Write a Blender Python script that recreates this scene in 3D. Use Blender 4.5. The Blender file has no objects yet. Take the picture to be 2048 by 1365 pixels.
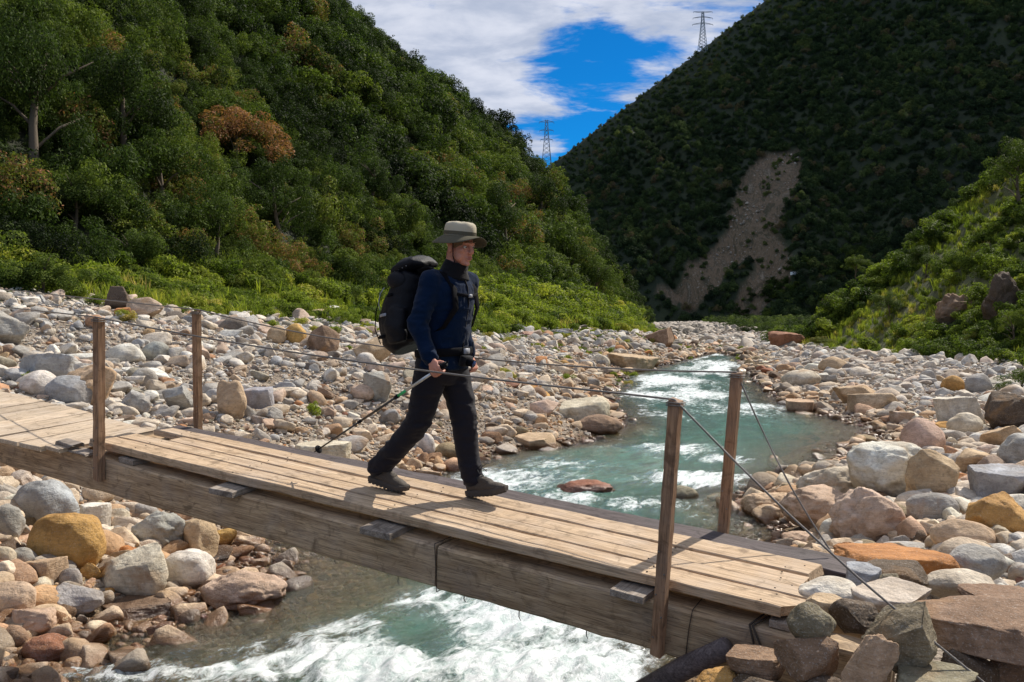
import bpy, bmesh, math, random
import numpy as np
from mathutils import Vector, Matrix, Euler

# ------------------------------------------------------------------ camera, world, sun, exposure
S = bpy.context.scene
C = S.collection
rng = np.random.default_rng(7)
random.seed(7)
F_PX, CX, CY, HOR = 1850.0, 1024.0, 682.5, 605.0        # focal length and horizon measured on the 2048 px wide photograph
PITCH = math.atan((CY - HOR) / F_PX)
cam_d = bpy.data.cameras.new('camera'); cam = bpy.data.objects.new('camera', cam_d); C.objects.link(cam)
cam_d.sensor_width = 36.0; cam_d.lens = 36.0 * F_PX / 2048.0
cam_d.clip_start = 0.05; cam_d.clip_end = 6000
cam.location = (0, 0, 0); cam.rotation_euler = (math.radians(90) - PITCH, 0, 0)
S.camera = cam
SUN_EL, SUN_AZ = math.radians(44.5), math.atan2(0.70, 0.71)    # azimuth measured from +Y towards +X
SV = np.array([math.sin(SUN_AZ) * math.cos(SUN_EL), math.cos(SUN_AZ) * math.cos(SUN_EL), math.sin(SUN_EL)])
sd = bpy.data.lights.new('sun', 'SUN'); sd.energy = 5.0; sd.angle = math.radians(0.53); sd.color = (1.0, 0.93, 0.82)
so = bpy.data.objects.new('sun', sd); C.objects.link(so)
so.rotation_euler = Vector(SV).to_track_quat('Z', 'Y').to_euler(); so.location = (20, 20, 60)
S.view_settings.view_transform = 'Standard'; S.view_settings.look = 'None'
S.view_settings.exposure = 0.14; S.view_settings.gamma = 1.0
S.view_settings.use_curve_mapping = False
S.cycles.max_bounces = 7; S.cycles.diffuse_bounces = 4; S.cycles.glossy_bounces = 3
S.cycles.transmission_bounces = 4; S.cycles.transparent_max_bounces = 8
S.cycles.caustics_reflective = False; S.cycles.caustics_refractive = False
S.cycles.use_denoising = True
S.cycles.sample_clamp_indirect = 6.0


class NT:
    """small helper to write node trees"""
    def __init__(s, tree):
        s.t = tree; s.n = tree.nodes; s.l = tree.links; s.n.clear()

    def add(s, typ, ins=None, **props):
        nd = s.n.new(typ)
        for k, v in props.items():
            setattr(nd, k, v)
        if ins:
            for k, v in ins.items():
                sock = nd.inputs[k]
                if isinstance(v, bpy.types.NodeSocket):
                    s.l.new(v, sock)
                else:
                    sock.default_value = v
        return nd

    def math(s, op, a, b=0.0, c=0.0, clamp=False):
        nd = s.add('ShaderNodeMath', {0: a, 1: b, 2: c}, operation=op); nd.use_clamp = clamp
        return nd.outputs[0]

    def mix(s, fac, a, b, typ='MIX'):
        nd = s.add('ShaderNodeMixRGB', {0: fac, 1: a, 2: b}, blend_type=typ)
        return nd.outputs[0]

    def noise(s, vec, scale, detail=4, rough=0.55, dist=0.0, out=0, dim='3D'):
        nd = s.add('ShaderNodeTexNoise', {'Scale': scale, 'Detail': detail, 'Roughness': rough, 'Distortion': dist}, noise_dimensions=dim)
        if vec is not None: s.l.new(vec, nd.inputs['Vector'])
        return nd.outputs[out]

    def ramp(s, fac, stops, interp='LINEAR'):
        nd = s.n.new('ShaderNodeValToRGB'); nd.color_ramp.interpolation = interp
        e = nd.color_ramp.elements
        while len(e) > 1: e.remove(e[-1])
        for i, (p, c) in enumerate(stops):
            el = e[0] if i == 0 else e.new(p)
            el.position = p
            el.color = (c, c, c, 1) if isinstance(c, (int, float)) else (*c, 1)
        s.l.new(fac, nd.inputs[0])
        return nd.outputs[0]

    def maprange(s, v, a, b, c=0.0, d=1.0, smooth=True):
        nd = s.add('ShaderNodeMapRange', {0: v, 1: a, 2: b, 3: c, 4: d})
        if smooth: nd.interpolation_type = 'SMOOTHSTEP'
        return nd.outputs[0]

    def mapping(s, vec, scale=(1, 1, 1), loc=(0, 0, 0), rot=(0, 0, 0)):
        return s.add('ShaderNodeMapping', {'Vector': vec, 'Scale': scale, 'Location': loc, 'Rotation': rot}).outputs[0]

    def bump(s, h, strength=0.5, dist=0.02, normal=None):
        nd = s.add('ShaderNodeBump', {'Height': h, 'Strength': strength, 'Distance': dist})
        if normal is not None: s.l.new(normal, nd.inputs['Normal'])
        return nd.outputs[0]


W_ = bpy.data.worlds.new('World'); S.world = W_; W_.use_nodes = True
w = NT(W_.node_tree)
sky = w.add('ShaderNodeTexSky', sky_type='NISHITA', sun_disc=False, sun_elevation=SUN_EL, sun_rotation=SUN_AZ,
            altitude=1800.0, air_density=1.0, dust_density=0.15, ozone_density=3.0)
tc = w.add('ShaderNodeTexCoord').outputs['Generated']
sep = w.add('ShaderNodeSeparateXYZ', {0: tc})
zz = w.math('ADD', w.math('MAXIMUM', sep.outputs[2], 0.0), 0.10)
pv = w.add('ShaderNodeCombineXYZ', {0: w.math('DIVIDE', sep.outputs[0], zz), 1: w.math('DIVIDE', sep.outputs[1], zz), 2: 0.0}).outputs[0]
SKY_OFF = (17.2, 1.9, 0.0)
pm = w.mapping(pv, loc=SKY_OFF)
c1 = w.noise(pm, 0.62, 2, 0.5, 0.3)
c2 = w.noise(w.mapping(pm, scale=(1.0, 1.25, 1)), 2.0, 10, 0.62, 0.25)
cs = w.math('ADD', w.math('MULTIPLY', c1, 0.50), w.math('MULTIPLY', c2, 0.80))
cover = w.maprange(sep.outputs[2], 0.17, 0.30, -0.035, 0.075)
cs = w.math('ADD', cs, cover)
def sky_bias(px, py, r0, r1, amt):
    x_ = (px - CX) / F_PX; y_ = -(py - CY) / F_PX; cpp, spp = math.cos(PITCH), math.sin(PITCH)
    dv = Vector((x_, cpp + y_ * spp, -spp + y_ * cpp)).normalized()
    dt = w.add('ShaderNodeVectorMath', {0: tc, 1: tuple(dv)}, operation='DOT_PRODUCT').outputs['Value']
    return w.maprange(dt, math.cos(math.radians(r0)), math.cos(math.radians(r1)), 0.0, amt)
for args in ((780, 40, 14, 2, .13), (1330, 30, 7, 1, .035), (1150, 100, 4.5, .5, -.05), (1140, 225, 6.5, 1, -.112), (1090, 325, 2.5, .3, .10)):
    cs = w.math('ADD', cs, sky_bias(*args))
cl = w.maprange(cs, 0.605, 0.74)
shade = w.noise(w.mapping(pm, loc=(0.12, 0.2, 0)), 3.3, 7, 0.6, 0.2)
ccol = w.mix(w.maprange(shade, 0.36, 0.66), (5.2, 5.8, 7.2, 1), (8.2, 8.5, 9.5, 1))
skyc = w.mix(1.0, sky.outputs[0], (0.04, 0.62, 1.10, 1), 'MULTIPLY')
col = w.mix(w.math('MULTIPLY', cl, 0.93), skyc, ccol)
bg = w.add('ShaderNodeBackground', {'Color': col, 'Strength': 0.085})
w.l.new(bg.outputs[0], w.add('ShaderNodeOutputWorld').inputs[0])

# ------------------------------------------------------------------ geometry helpers
cp, sp = math.cos(PITCH), math.sin(PITCH)


def ray(px, py):
    """direction (unit forward y) of a photograph pixel, camera at the origin"""
    x = (px - CX) / F_PX; y = -(py - CY) / F_PX
    d = np.array([x, cp + y * sp, -sp + y * cp])
    return d / d[1]


def project(P):
    P = np.atleast_2d(P)
    yc = P[:, 1] * cp - P[:, 2] * sp
    zc = P[:, 1] * sp + P[:, 2] * cp
    yc = np.where(yc < 0.1, 0.1, yc)
    return np.stack([CX + F_PX * P[:, 0] / yc, CY - F_PX * zc / yc, yc], 1)


def unit(v):
    v = np.asarray(v, float); return v / np.linalg.norm(v)


# bridge frame: origin at the hiker's leading foot, U along the deck to the right, V across to the far side, Wn up
P0 = ray(975, 1000) * 5.93
U = unit(-ray(-2200, 300)); V = unit(ray(2140, 485)); V = unit(V - U * V.dot(U)); Wn = np.cross(U, V)
E1 = unit([U[0], U[1], 0]); E2 = np.array([-E1[1], E1[0], 0.0]); E3 = np.array([0, 0, 1.0])


def deck(a, b, c):
    return P0 + U * a + V * b + Wn * c


def body(a, b, h):
    return P0 + E1 * a + E2 * b + E3 * h


def _hash(ix, iy, iz, seed):
    n = (ix * 73856093) ^ (iy * 19349663) ^ (iz * 83492791) ^ (seed * 2654435761)
    n = (n ^ (n >> 13)) * 1274126177
    n = n & 0x7fffffff
    n = (n ^ (n >> 16)) & 0x7fffffff
    return (n % 100003) / 100003.0


def vnoise(p, seed=0):
    """value noise of an (n,3) array, result -1..1"""
    p = np.asarray(p, float)
    i = np.floor(p).astype(np.int64); f = p - i
    f = f * f * f * (f * (f * 6 - 15) + 10)
    r = 0
    for dx in (0, 1):
        for dy in (0, 1):
            for dz in (0, 1):
                h = _hash(i[:, 0] + dx, i[:, 1] + dy, i[:, 2] + dz, seed)
                wt = (f[:, 0] if dx else 1 - f[:, 0]) * (f[:, 1] if dy else 1 - f[:, 1]) * (f[:, 2] if dz else 1 - f[:, 2])
                r = r + h * wt
    return r * 2 - 1


def fbm(p, seed=0, octaves=4, gain=0.5):
    r = 0; a = 1.0; tot = 0
    p = np.asarray(p, float)
    for o in range(octaves):
        r = r + a * vnoise(p * (2.03 ** o) + o * 17.3, seed + o); tot += a; a *= gain
    return r / tot


def fbm2(x, y, s, seed=0, octaves=4, gain=0.5):
    x = np.asarray(x, float); sh = x.shape
    return fbm(np.stack([x.ravel() / s, np.asarray(y, float).ravel() / s, np.zeros(x.size) + 0.37], 1), seed, octaves, gain).reshape(sh)


def smooth(t):
    t = np.clip(t, 0, 1); return t * t * (3 - 2 * t)


def set_smooth(me, on=True):
    me.polygons.foreach_set('use_smooth', [on] * len(me.polygons))


def mesh_np(name, co, faces, mat=None, smooth_on=True):
    """co (n,3) array, faces (m,k) array with constant k"""
    me = bpy.data.meshes.new(name)
    co = np.asarray(co, np.float32); faces = np.asarray(faces, np.int32); k = faces.shape[1]
    me.vertices.add(len(co)); me.vertices.foreach_set('co', co.ravel())
    me.loops.add(faces.size); me.loops.foreach_set('vertex_index', faces.ravel())
    me.polygons.add(len(faces)); me.polygons.foreach_set('loop_start', np.arange(0, faces.size, k, dtype=np.int32))
    me.polygons.foreach_set('loop_total', np.full(len(faces), k, np.int32))
    me.update(calc_edges=True)
    if smooth_on: set_smooth(me)
    if mat: me.materials.append(mat)
    return me


def attr(me, name, arr):
    a = me.attributes.new(name, 'FLOAT', 'POINT'); a.data.foreach_set('value', np.asarray(arr, np.float32).ravel())


def attr_c(me, name, arr):
    a = me.attributes.new(name, 'FLOAT_VECTOR', 'POINT'); a.data.foreach_set('vector', np.asarray(arr, np.float32).ravel())


def link(name, me, parent=None, label=None, cat=None, group=None, kind=None, loc=None, mat4=None):
    o = bpy.data.objects.new(name, me); C.objects.link(o)
    if parent is not None: o.parent = parent
    if loc is not None: o.location = loc
    if mat4 is not None: o.matrix_local = mat4
    if label: o['label'] = label
    if cat: o['category'] = cat
    if group: o['group'] = group
    if kind: o['kind'] = kind
    return o


def grid_faces(nx, ny):
    i = np.arange((nx - 1) * (ny - 1)); x = i % (nx - 1); y = i // (nx - 1); b = y * nx + x
    return np.stack([b, b + 1, b + nx + 1, b + nx], 1)


def smooth_obj(bm):
    for f in bm.faces: f.smooth = True


def bm_mesh(name, bm, mat, sm=True):
    if sm: smooth_obj(bm)
    me = bpy.data.meshes.new(name); bm.to_mesh(me); bm.free()
    if mat: me.materials.append(mat)
    return me


def tube_pts(bm, pts, radii, seg=10, cap=True, squash=None):
    """tube through pts (list of vectors); radii: number, list, or list of (r1, r2); squash: up direction that r1 runs along"""
    pts = [Vector(p) for p in pts]; n = len(pts)
    if not isinstance(radii, (list, tuple)): radii = [radii] * n
    rings = []; up = Vector(squash) if squash is not None else None
    prev = None
    for i, p in enumerate(pts):
        t = (pts[min(i + 1, n - 1)] - pts[max(i - 1, 0)]).normalized()
        if up is not None:
            x = (up - t * up.dot(t)).normalized()
        elif prev is None:
            x = t.orthogonal().normalized()
        else:
            x = (prev - t * prev.dot(t)).normalized()
        prev = x; y = t.cross(x)
        r = radii[i]; r1, r2 = r if isinstance(r, (tuple, list)) else (r, r)
        rings.append([bm.verts.new(p + x * (r1 * math.cos(2 * math.pi * k / seg)) + y * (r2 * math.sin(2 * math.pi * k / seg))) for k in range(seg)])
    for a, b in zip(rings, rings[1:]):
        for k in range(seg):
            bm.faces.new((a[k], a[(k + 1) % seg], b[(k + 1) % seg], b[k]))
    if cap:
        bm.faces.new(list(reversed(rings[0]))); bm.faces.new(rings[-1])
    return bm


def ellipsoid(bm, c, r, rot=None, sub=2):
    m = Matrix.Translation(Vector(c)) @ (rot.to_matrix().to_4x4() if rot is not None else Matrix.Identity(4)) @ Matrix.Diagonal((*r, 1))
    bmesh.ops.create_icosphere(bm, subdivisions=sub, radius=1.0, matrix=m)


def chain(bm, pts, radii, seg=14, sub=2, up=None):
    """capsule chain: tube plus balls at its joints"""
    tube_pts(bm, pts, radii, seg, True, up)
    for p, r in zip(pts, radii):
        rr = min(r) if isinstance(r, (tuple, list)) else r
        ellipsoid(bm, p, (rr, rr, rr), sub=sub)


def remesh(bm, voxel, smooth_it=4, name='tmp'):
    """union of closed shapes as one continuous surface"""
    me = bpy.data.meshes.new(name); bm.to_mesh(me); bm.free()
    o = bpy.data.objects.new(name, me); C.objects.link(o)
    m = o.modifiers.new('r', 'REMESH'); m.mode = 'VOXEL'; m.voxel_size = voxel; m.use_smooth_shade = True
    s = o.modifiers.new('s', 'SMOOTH'); s.iterations = smooth_it; s.factor = 0.5
    dg = bpy.context.evaluated_depsgraph_get()
    out = bpy.data.meshes.new_from_object(o.evaluated_get(dg))
    bpy.data.objects.remove(o); bpy.data.meshes.remove(me)
    set_smooth(out)
    return out


def me_arrays(me):
    n = len(me.vertices); co = np.empty(n * 3, np.float32); no = np.empty(n * 3, np.float32)
    me.vertices.foreach_get('co', co); me.vertices.foreach_get('normal', no)
    return co.reshape(-1, 3), no.reshape(-1, 3)


def me_setco(me, co):
    me.vertices.foreach_set('co', np.asarray(co, np.float32).ravel()); me.update()


# ------------------------------------------------------------------ materials
MATS = {}


def mat_new(name):
    m = bpy.data.materials.new(name); m.use_nodes = True; MATS[name] = m
    return m, NT(m.node_tree)


def finish(t, shader):
    t.l.new(shader, t.add('ShaderNodeOutputMaterial').inputs[0])


def plain(name, col, rough=0.7, noise_amt=0.2, scale=60, bump=0.15, metal=0.0, sheen=0.0, spec=0.5):
    m, t = mat_new(name)
    v = t.add('ShaderNodeTexCoord').outputs['Object']
    n = t.noise(v, scale, 5, 0.6)
    c = t.mix(t.math('MULTIPLY', n, noise_amt * 2), (*[x * (1 + noise_amt) for x in col], 1), (*[x * (1 - noise_amt) for x in col], 1))
    b = t.add('ShaderNodeBsdfPrincipled', {'Base Color': c, 'Roughness': rough, 'Metallic': metal, 'Normal': t.bump(n, bump, 0.01), 'Specular IOR Level': spec, 'Sheen Weight': sheen})
    finish(t, b.outputs[0]); return m


def wood(name, light, dark, axis=0, grey=0.0, rough=0.8, knots=0.6, gscale=1.0):
    m, t = mat_new(name)
    tc = t.add('ShaderNodeTexCoord').outputs['Object']
    rnd = t.add('ShaderNodeObjectInfo').outputs['Random']
    off = t.add('ShaderNodeCombineXYZ', {0: t.math('MULTIPLY', rnd, 37.0), 1: t.math('MULTIPLY', rnd, 11.0), 2: t.math('MULTIPLY', rnd, 5.0)}).outputs[0]
    v = t.add('ShaderNodeVectorMath', {0: tc, 1: off}, operation='ADD').outputs[0]
    sc = [34.0 * gscale] * 3; sc[axis] = 1.6 * gscale
    g = t.noise(t.mapping(v, scale=tuple(sc)), 1.0, 7, 0.68, 0.8)
    sc2 = [140.0] * 3; sc2[axis] = 5.0
    g2 = t.noise(t.mapping(v, scale=tuple(sc2)), 1.0, 4, 0.6, 0.3)
    blot = t.noise(v, 3.2, 5, 0.6, 0.3)
    stain = t.noise(v, 9.0, 5, 0.65, 0.8)
    kn = t.add('ShaderNodeTexVoronoi', {'Vector': t.mapping(v, scale=tuple(2.2 if k == axis else 7.0 for k in range(3))), 'Scale': 1.0}).outputs['Distance']
    c = t.mix(t.ramp(g, [(0.30, 0.0), (0.5, 0.45), (0.72, 1.0)]), (*dark, 1), (*light, 1))
    c = t.mix(t.math('MULTIPLY', t.ramp(g2, [(0.38, 1.0), (0.52, 0.0)]), 0.55), c, (*[x * 0.35 for x in dark], 1))
    c = t.mix(t.math('MULTIPLY', t.ramp(blot, [(0.46, 0.0), (0.70, 1.0)]), 0.30), c, (*[0.55 * sum(light) / 3 + 0.45 * x for x in dark], 1))
    c = t.mix(t.math('MULTIPLY', t.ramp(stain, [(0.54, 0.0), (0.68, 1.0)]), 0.65), c, (*[x * 0.45 for x in dark], 1))
    c = t.mix(t.math('MULTIPLY', t.ramp(kn, [(0.045, 1.0), (0.10, 0.0)]), knots), c, (dark[0] * .35, dark[1] * .28, dark[2] * .25, 1))
    c = t.mix(1.0, c, t.ramp(rnd, [(0.0, 0.84), (1.0, 1.12)]), 'MULTIPLY')
    h = t.math('ADD', g, t.math('MULTIPLY', g2, 0.6))
    b = t.add('ShaderNodeBsdfPrincipled', {'Base Color': c, 'Roughness': rough, 'Normal': t.bump(h, 0.55, 0.006), 'Specular IOR Level': 0.3})
    finish(t, b.outputs[0]); return m


RIVER_A, RIVER_B = -2.62, -0.020           # water level = RIVER_A + RIVER_B * y


def rock_mat(name, src):
    """src: 'OBJECT' takes the object's colour, 'INSTANCER' the instance attribute 'tint'"""
    m, t = mat_new(name)
    tcn = t.add('ShaderNodeTexCoord')
    oi = t.add('ShaderNodeObjectInfo')
    if src == 'OBJECT':
        base = oi.outputs['Color']
    else:
        base = t.add('ShaderNodeAttribute', attribute_name='tint', attribute_type='INSTANCER').outputs['Color']
    geo = t.add('ShaderNodeNewGeometry'); wp = geo.outputs['Position']
    rnd = oi.outputs['Random']
    off = t.add('ShaderNodeCombineXYZ', {0: t.math('MULTIPLY', rnd, 53.0), 1: t.math('MULTIPLY', rnd, 31.0), 2: t.math('MULTIPLY', rnd, 17.0)}).outputs[0]
    v = t.add('ShaderNodeVectorMath', {0: wp, 1: off}, operation='ADD').outputs[0]
    n1 = t.noise(v, 3.0, 6, 0.62, 0.5)
    n2 = t.noise(v, 22.0, 6, 0.66)
    n3 = t.noise(v, 95.0, 3, 0.6)
    vein = t.noise(t.mapping(v, scale=(1.2, 2.4, 9.0), rot=(0.5, 0.35, 0.3)), 1.5, 5, 0.6, 1.6)
    c = t.mix(t.ramp(n1, [(0.34, 0.0), (0.66, 1.0)]), t.mix(1.0, base, (0.60, 0.54, 0.47, 1), 'MULTIPLY'), t.mix(1.0, base, (1.12, 1.10, 1.06, 1), 'MULTIPLY'))
    c = t.mix(t.math('MULTIPLY', t.ramp(vein, [(0.44, 0.0), (0.5, 1.0), (0.56, 0.0)]), 0.35), c, t.mix(1.0, base, (0.5, 0.47, 0.45, 1), 'MULTIPLY'))
    c = t.mix(t.math('MULTIPLY', t.ramp(n2, [(0.34, 1.0), (0.5, 0.0)]), 0.5), c, t.mix(1.0, base, (0.38, 0.36, 0.34, 1), 'MULTIPLY'))
    c = t.mix(t.math('MULTIPLY', t.ramp(n3, [(0.56, 0.0), (0.7, 1.0)]), 0.28), c, (0.72, 0.70, 0.66, 1))
    rust = t.math('MULTIPLY', t.ramp(t.noise(v, 1.7, 4, 0.6, 0.7), [(0.56, 0.0), (0.68, 1.0)]), t.ramp(rnd, [(0.35, 0.0), (0.9, 0.55)]))
    c = t.mix(rust, c, (0.36, 0.20, 0.085, 1))
    z = t.add('ShaderNodeSeparateXYZ', {0: wp})
    lvl = t.math('ADD', t.math('MULTIPLY', z.outputs[1], RIVER_B), RIVER_A)
    wet = t.maprange(t.math('ADD', t.math('SUBTRACT', z.outputs[2], lvl), t.math('MULTIPLY', t.math('SUBTRACT', n1, 0.5), 0.12)), 0.05, 0.13, 1.0, 0.0)
    c = t.mix(wet, c, t.mix(1.0, c, (0.40, 0.30, 0.22, 1), 'MULTIPLY'))
    h = t.math('ADD', t.math('ADD', t.math('MULTIPLY', n2, 0.7), t.math('MULTIPLY', n3, 0.22)), t.math('MULTIPLY', vein, 0.5))
    h = t.math('ADD', h, t.math('MULTIPLY', n1, 1.2))
    b = t.add('ShaderNodeBsdfPrincipled', {'Base Color': c, 'Roughness': t.math('SUBTRACT', 0.85, t.math('MULTIPLY', wet, 0.68)), 'Normal': t.bump(h, 0.75, 0.035), 'Specular IOR Level': t.math('ADD', 0.25, t.math('MULTIPLY', wet, 0.4))})
    finish(t, b.outputs[0]); return m


def leaf_mat(name, stops, bright=1.0, trans=0.3, rough=0.55):
    """leaves; hue from the instance attribute 'tint' (0..1) or the object's random number, small variation per leaf"""
    m, t = mat_new(name)
    ti = t.add('ShaderNodeAttribute', attribute_name='tint', attribute_type='INSTANCER').outputs['Color']
    tf = t.add('ShaderNodeSeparateXYZ', {0: ti}).outputs[0]
    lf = t.add('ShaderNodeAttribute', attribute_name='leaf', attribute_type='GEOMETRY').outputs['Fac']
    f = t.math('ADD', tf, t.math('MULTIPLY', t.math('SUBTRACT', lf, 0.5), 0.28), clamp=True)
    c = t.ramp(f, stops)
    c = t.mix(1.0, c, t.ramp(lf, [(0.0, 0.62 * bright), (1.0, 1.35 * bright)]), 'MULTIPLY')
    d = t.add('ShaderNodeBsdfPrincipled', {'Base Color': c, 'Roughness': rough, 'Specular IOR Level': 0.08})
    tr = t.add('ShaderNodeBsdfTranslucent', {'Color': t.mix(1.0, c, (1.1, 1.25, 0.55, 1), 'MULTIPLY')})
    mx = t.add('ShaderNodeMixShader', {0: trans, 1: d.outputs[0], 2: tr.outputs[0]})
    finish(t, mx.outputs[0]); return m


WOODL = wood('deck_wood', (0.72, 0.545, 0.365), (0.38, 0.255, 0.155), 0)
WOODT = wood('board_wood', (0.72, 0.585, 0.43), (0.46, 0.34, 0.23), 1)
WOODD = wood('grey_wood', (0.20, 0.165, 0.165), (0.07, 0.052, 0.05), 0)
WOODG = wood('girder_wood', (0.72, 0.53, 0.33), (0.27, 0.175, 0.10), 0, knots=0.9, gscale=0.8)
WOODP = wood('post_wood', (0.50, 0.31, 0.185), (0.22, 0.12, 0.065), 2)
WOODC = wood('grey_offcut', (0.50, 0.43, 0.36), (0.20, 0.155, 0.12), 1)
ROCKO = rock_mat('rock', 'OBJECT')
ROCKI = rock_mat('rock_small', 'INSTANCER')
STEEL = plain('steel_rope', (0.20, 0.18, 0.165), 0.55, 0.4, 300, 0.5, 0.35)

# ------------------------------------------------------------------ terrain shape
def zw(y):
    return RIVER_A + RIVER_B * np.clip(y, -20, 700)


def on_water(px, py):
    d = ray(px, py); t = RIVER_A / (d[2] - RIVER_B)
    return d * t


_lw = [on_water(*p) for p in [(0, 1330), (400, 1180), (480, 1080), (880, 940), (1000, 905), (1140, 890), (1240, 850), (1200, 800), (1240, 750), (1380, 715)]]
_rw = [on_water(*p) for p in [(1390, 1330), (1600, 1075), (1490, 990), (1680, 930), (1750, 860), (1560, 800), (1500, 740), (1490, 715)]]
LY = np.array([-14, 0, 3.5] + [q[1] for q in _lw] + [80, 120]); LX = np.array([-6.5, -4.8, -4.1] + [q[0] for q in _lw] + [17.5, 18.0])
RY = np.array([-14, -4, 1.5, 3.6] + [q[1] for q in _rw] + [80, 120]); RX = np.array([-3, -1.6, -.1, .55] + [q[0] for q in _rw] + [17.6, 17.5])
_yy = np.linspace(-14, 120, 1400)
_k = np.hanning(15); _k /= _k.sum()
LXs = np.convolve(np.pad(np.interp(_yy, LY, LX), 7, 'edge'), _k, 'valid'); RXs = np.convolve(np.pad(np.interp(_yy, RY, RX), 7, 'edge'), _k, 'valid')


def xl(y): return np.interp(y, _yy, LXs)
def xr(y): return np.interp(y, _yy, RXs)


BASE = np.array([(-70, -30), (-34, 2), (-21, 14), (-15, 25), (-9, 40), (-1, 60), (7.5, 86), (17, 130), (29, 190), (39, 260), (30, 330), (-60, 420)], float)


def hill_d(x, y):
    """signed distance to the foot of the left hillside, positive up the slope"""
    x = np.asarray(x, float); y = np.asarray(y, float)
    best = np.full(x.shape, 1e9); sg = np.ones(x.shape)
    for (ax, ay), (bx, by) in zip(BASE, BASE[1:]):
        dx, dy = bx - ax, by - ay; L2 = dx * dx + dy * dy
        t = np.clip(((x - ax) * dx + (y - ay) * dy) / L2, 0, 1)
        ex, ey = x - (ax + t * dx), y - (ay + t * dy)
        d = np.hypot(ex, ey); cr = dx * ey - dy * ex
        upd = d < best
        best = np.where(upd, d, best); sg = np.where(upd, np.sign(cr), sg)
    return best * sg


def ground(x, y, detail=True):
    """valley floor height"""
    x = np.asarray(x, float); y = np.asarray(y, float)
    L, R = xl(y), xr(y)
    dl = (L - x) * 0.86; dr = (x - R) * 0.86
    zwv = zw(y)
    hl = np.interp(dl, [0, 1, 2.5, 5, 9, 14, 20, 40], [0, .34, .88, 1.60, 2.55, 3.55, 3.85, 4.2])
    hl = hl * np.interp(y, [0, 30, 60, 110, 400], [1, 1, .95, .75, .4])
    near = np.interp(dr, [0, .5, 1.5, 3, 6, 12, 30], [0, .32, .62, .85, 1.15, 1.5, 2.0])
    far = np.interp(dr, [0, 1, 4, 10, 20, 50], [0, .15, .42, .72, 1.1, 1.6])
    k = smooth((y - 9) / 9)
    hr = near * (1 - k) + far * k
    wid = np.maximum(R - L, 0.5); mid = np.minimum(x - L, R - x)
    bed = -np.interp(mid, [0, .6, 1.5, 3], [0, .12, .38, .6])
    shal = np.exp(-((x - L) / 2.7) ** 4) * smooth((13 - y) / 3) + .9 * np.exp(-((R - x) / 2.4) ** 2) * np.exp(-((y - 19) / 3.2) ** 2) + np.exp(-((R - x) / 1.5) ** 2) * np.exp(-((y - 9.6) / 1.8) ** 2)
    bed = bed * (1 - .72 * np.clip(shal, 0, 1))
    h = np.where(dl > 0, hl, np.where(dr > 0, hr, bed))
    if detail:
        out = smooth(np.maximum(dl, dr) / 1.5)
        h = h + out * (0.16 * fbm2(x, y, 2.2, 3, 4) + 0.05 * fbm2(x, y, .5, 9, 3)) + (1 - out) * 0.05 * fbm2(x, y, .8, 5, 3)
    return zwv + h


def hill(x, y):
    d = hill_d(x, y)
    near = np.interp(d, [-5, 0, 4, 10, 20, 40, 90, 300], [-4, -.4, 1.2, 6.0, 16, 37, 92, 300])
    fs = np.clip(y, 60, 230) / 220
    far = fs * np.interp(d / fs, [-5, 0, 3, 8, 15, 30, 72, 150, 300], [-6, -.5, 1.2, 7, 17, 33, 70, 142, 280])
    k = smooth((y - 60) / 60)
    z = near * (1 - k) + far * k
    amp = np.clip(d / 20, 0, 1)
    z = z + amp * (6.5 * fbm2(x, y, 20, 21, 3) + 2.4 * fbm2(x, y, 7, 22, 3))
    b = zw(y) + np.interp(y, [0, 25, 60, 110, 400], [3.8, 3.75, 3.4, 2.6, 1.2])
    return b + z


SPX = lambda y: np.interp(y, [-20, 10, 25, 40, 60, 80, 140], [12, 15.5, 19, 22.6, 24.0, 24.4, 40])


def spur(x, y):
    x = np.asarray(x, float); y = np.asarray(y, float)
    d = x - SPX(y)
    z = np.interp(d, [-4, 0, 1.5, 8, 25, 60, 120], [-3.5, -.3, .9, 6.6, 20.5, 42, 60])
    z = z - 0.75 * np.maximum(y - 78, 0) * smooth((y - 74) / 8)
    z = z + np.clip(d / 6, 0, 1) * (1.5 * fbm2(x, y, 9, 31, 3) + .5 * fbm2(x, y, 2.7, 32, 3))
    return np.minimum(zw(y) + 1.0 + z, 60)


# back mountain: ridge line A-B falling to the left, face towards the valley
MA = ray(1090, 338) * 600.0; MB = ray(1400, 100) * 640.0
_dh = np.hypot(MB[0] - MA[0], MB[1] - MA[1]); MD = np.array([(MB[0] - MA[0]) / _dh, (MB[1] - MA[1]) / _dh]); MP = np.array([MD[1], -MD[0]])
MSL = (MB[2] - MA[2]) / _dh
_c = ray(1450, 665) * 450.0; _s = (_c[0] - MA[0]) * MD[0] + (_c[1] - MA[1]) * MD[1]; _q = (_c[0] - MA[0]) * MP[0] + (_c[1] - MA[1]) * MP[1]
MG = (MA[2] + MSL * _s - _c[2]) / _q


def mountain(x, y, slide=None, detail=True):
    x = np.asarray(x, float); y = np.asarray(y, float)
    s = (x - MA[0]) * MD[0] + (y - MA[1]) * MD[1]; q = (x - MA[0]) * MP[0] + (y - MA[1]) * MP[1]
    zr = MA[2] + MSL * s
    zr = np.where(s > 260, MA[2] + MSL * 260 + (s - 260) * .55, zr)
    z = np.where(q > 0, zr - MG * q, zr + 0.62 * q)
    if detail:
        gul = 1 - np.abs(fbm2(s * 1.0, q * .28, 38, 44, 3)) * 2.5
        z = z + np.clip(np.abs(q) / 30, 0, 1) * (12 * fbm2(x, y, 80, 41, 3) - 9 * gul + 5 * fbm2(x, y, 22, 42, 3))
    return z


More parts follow.
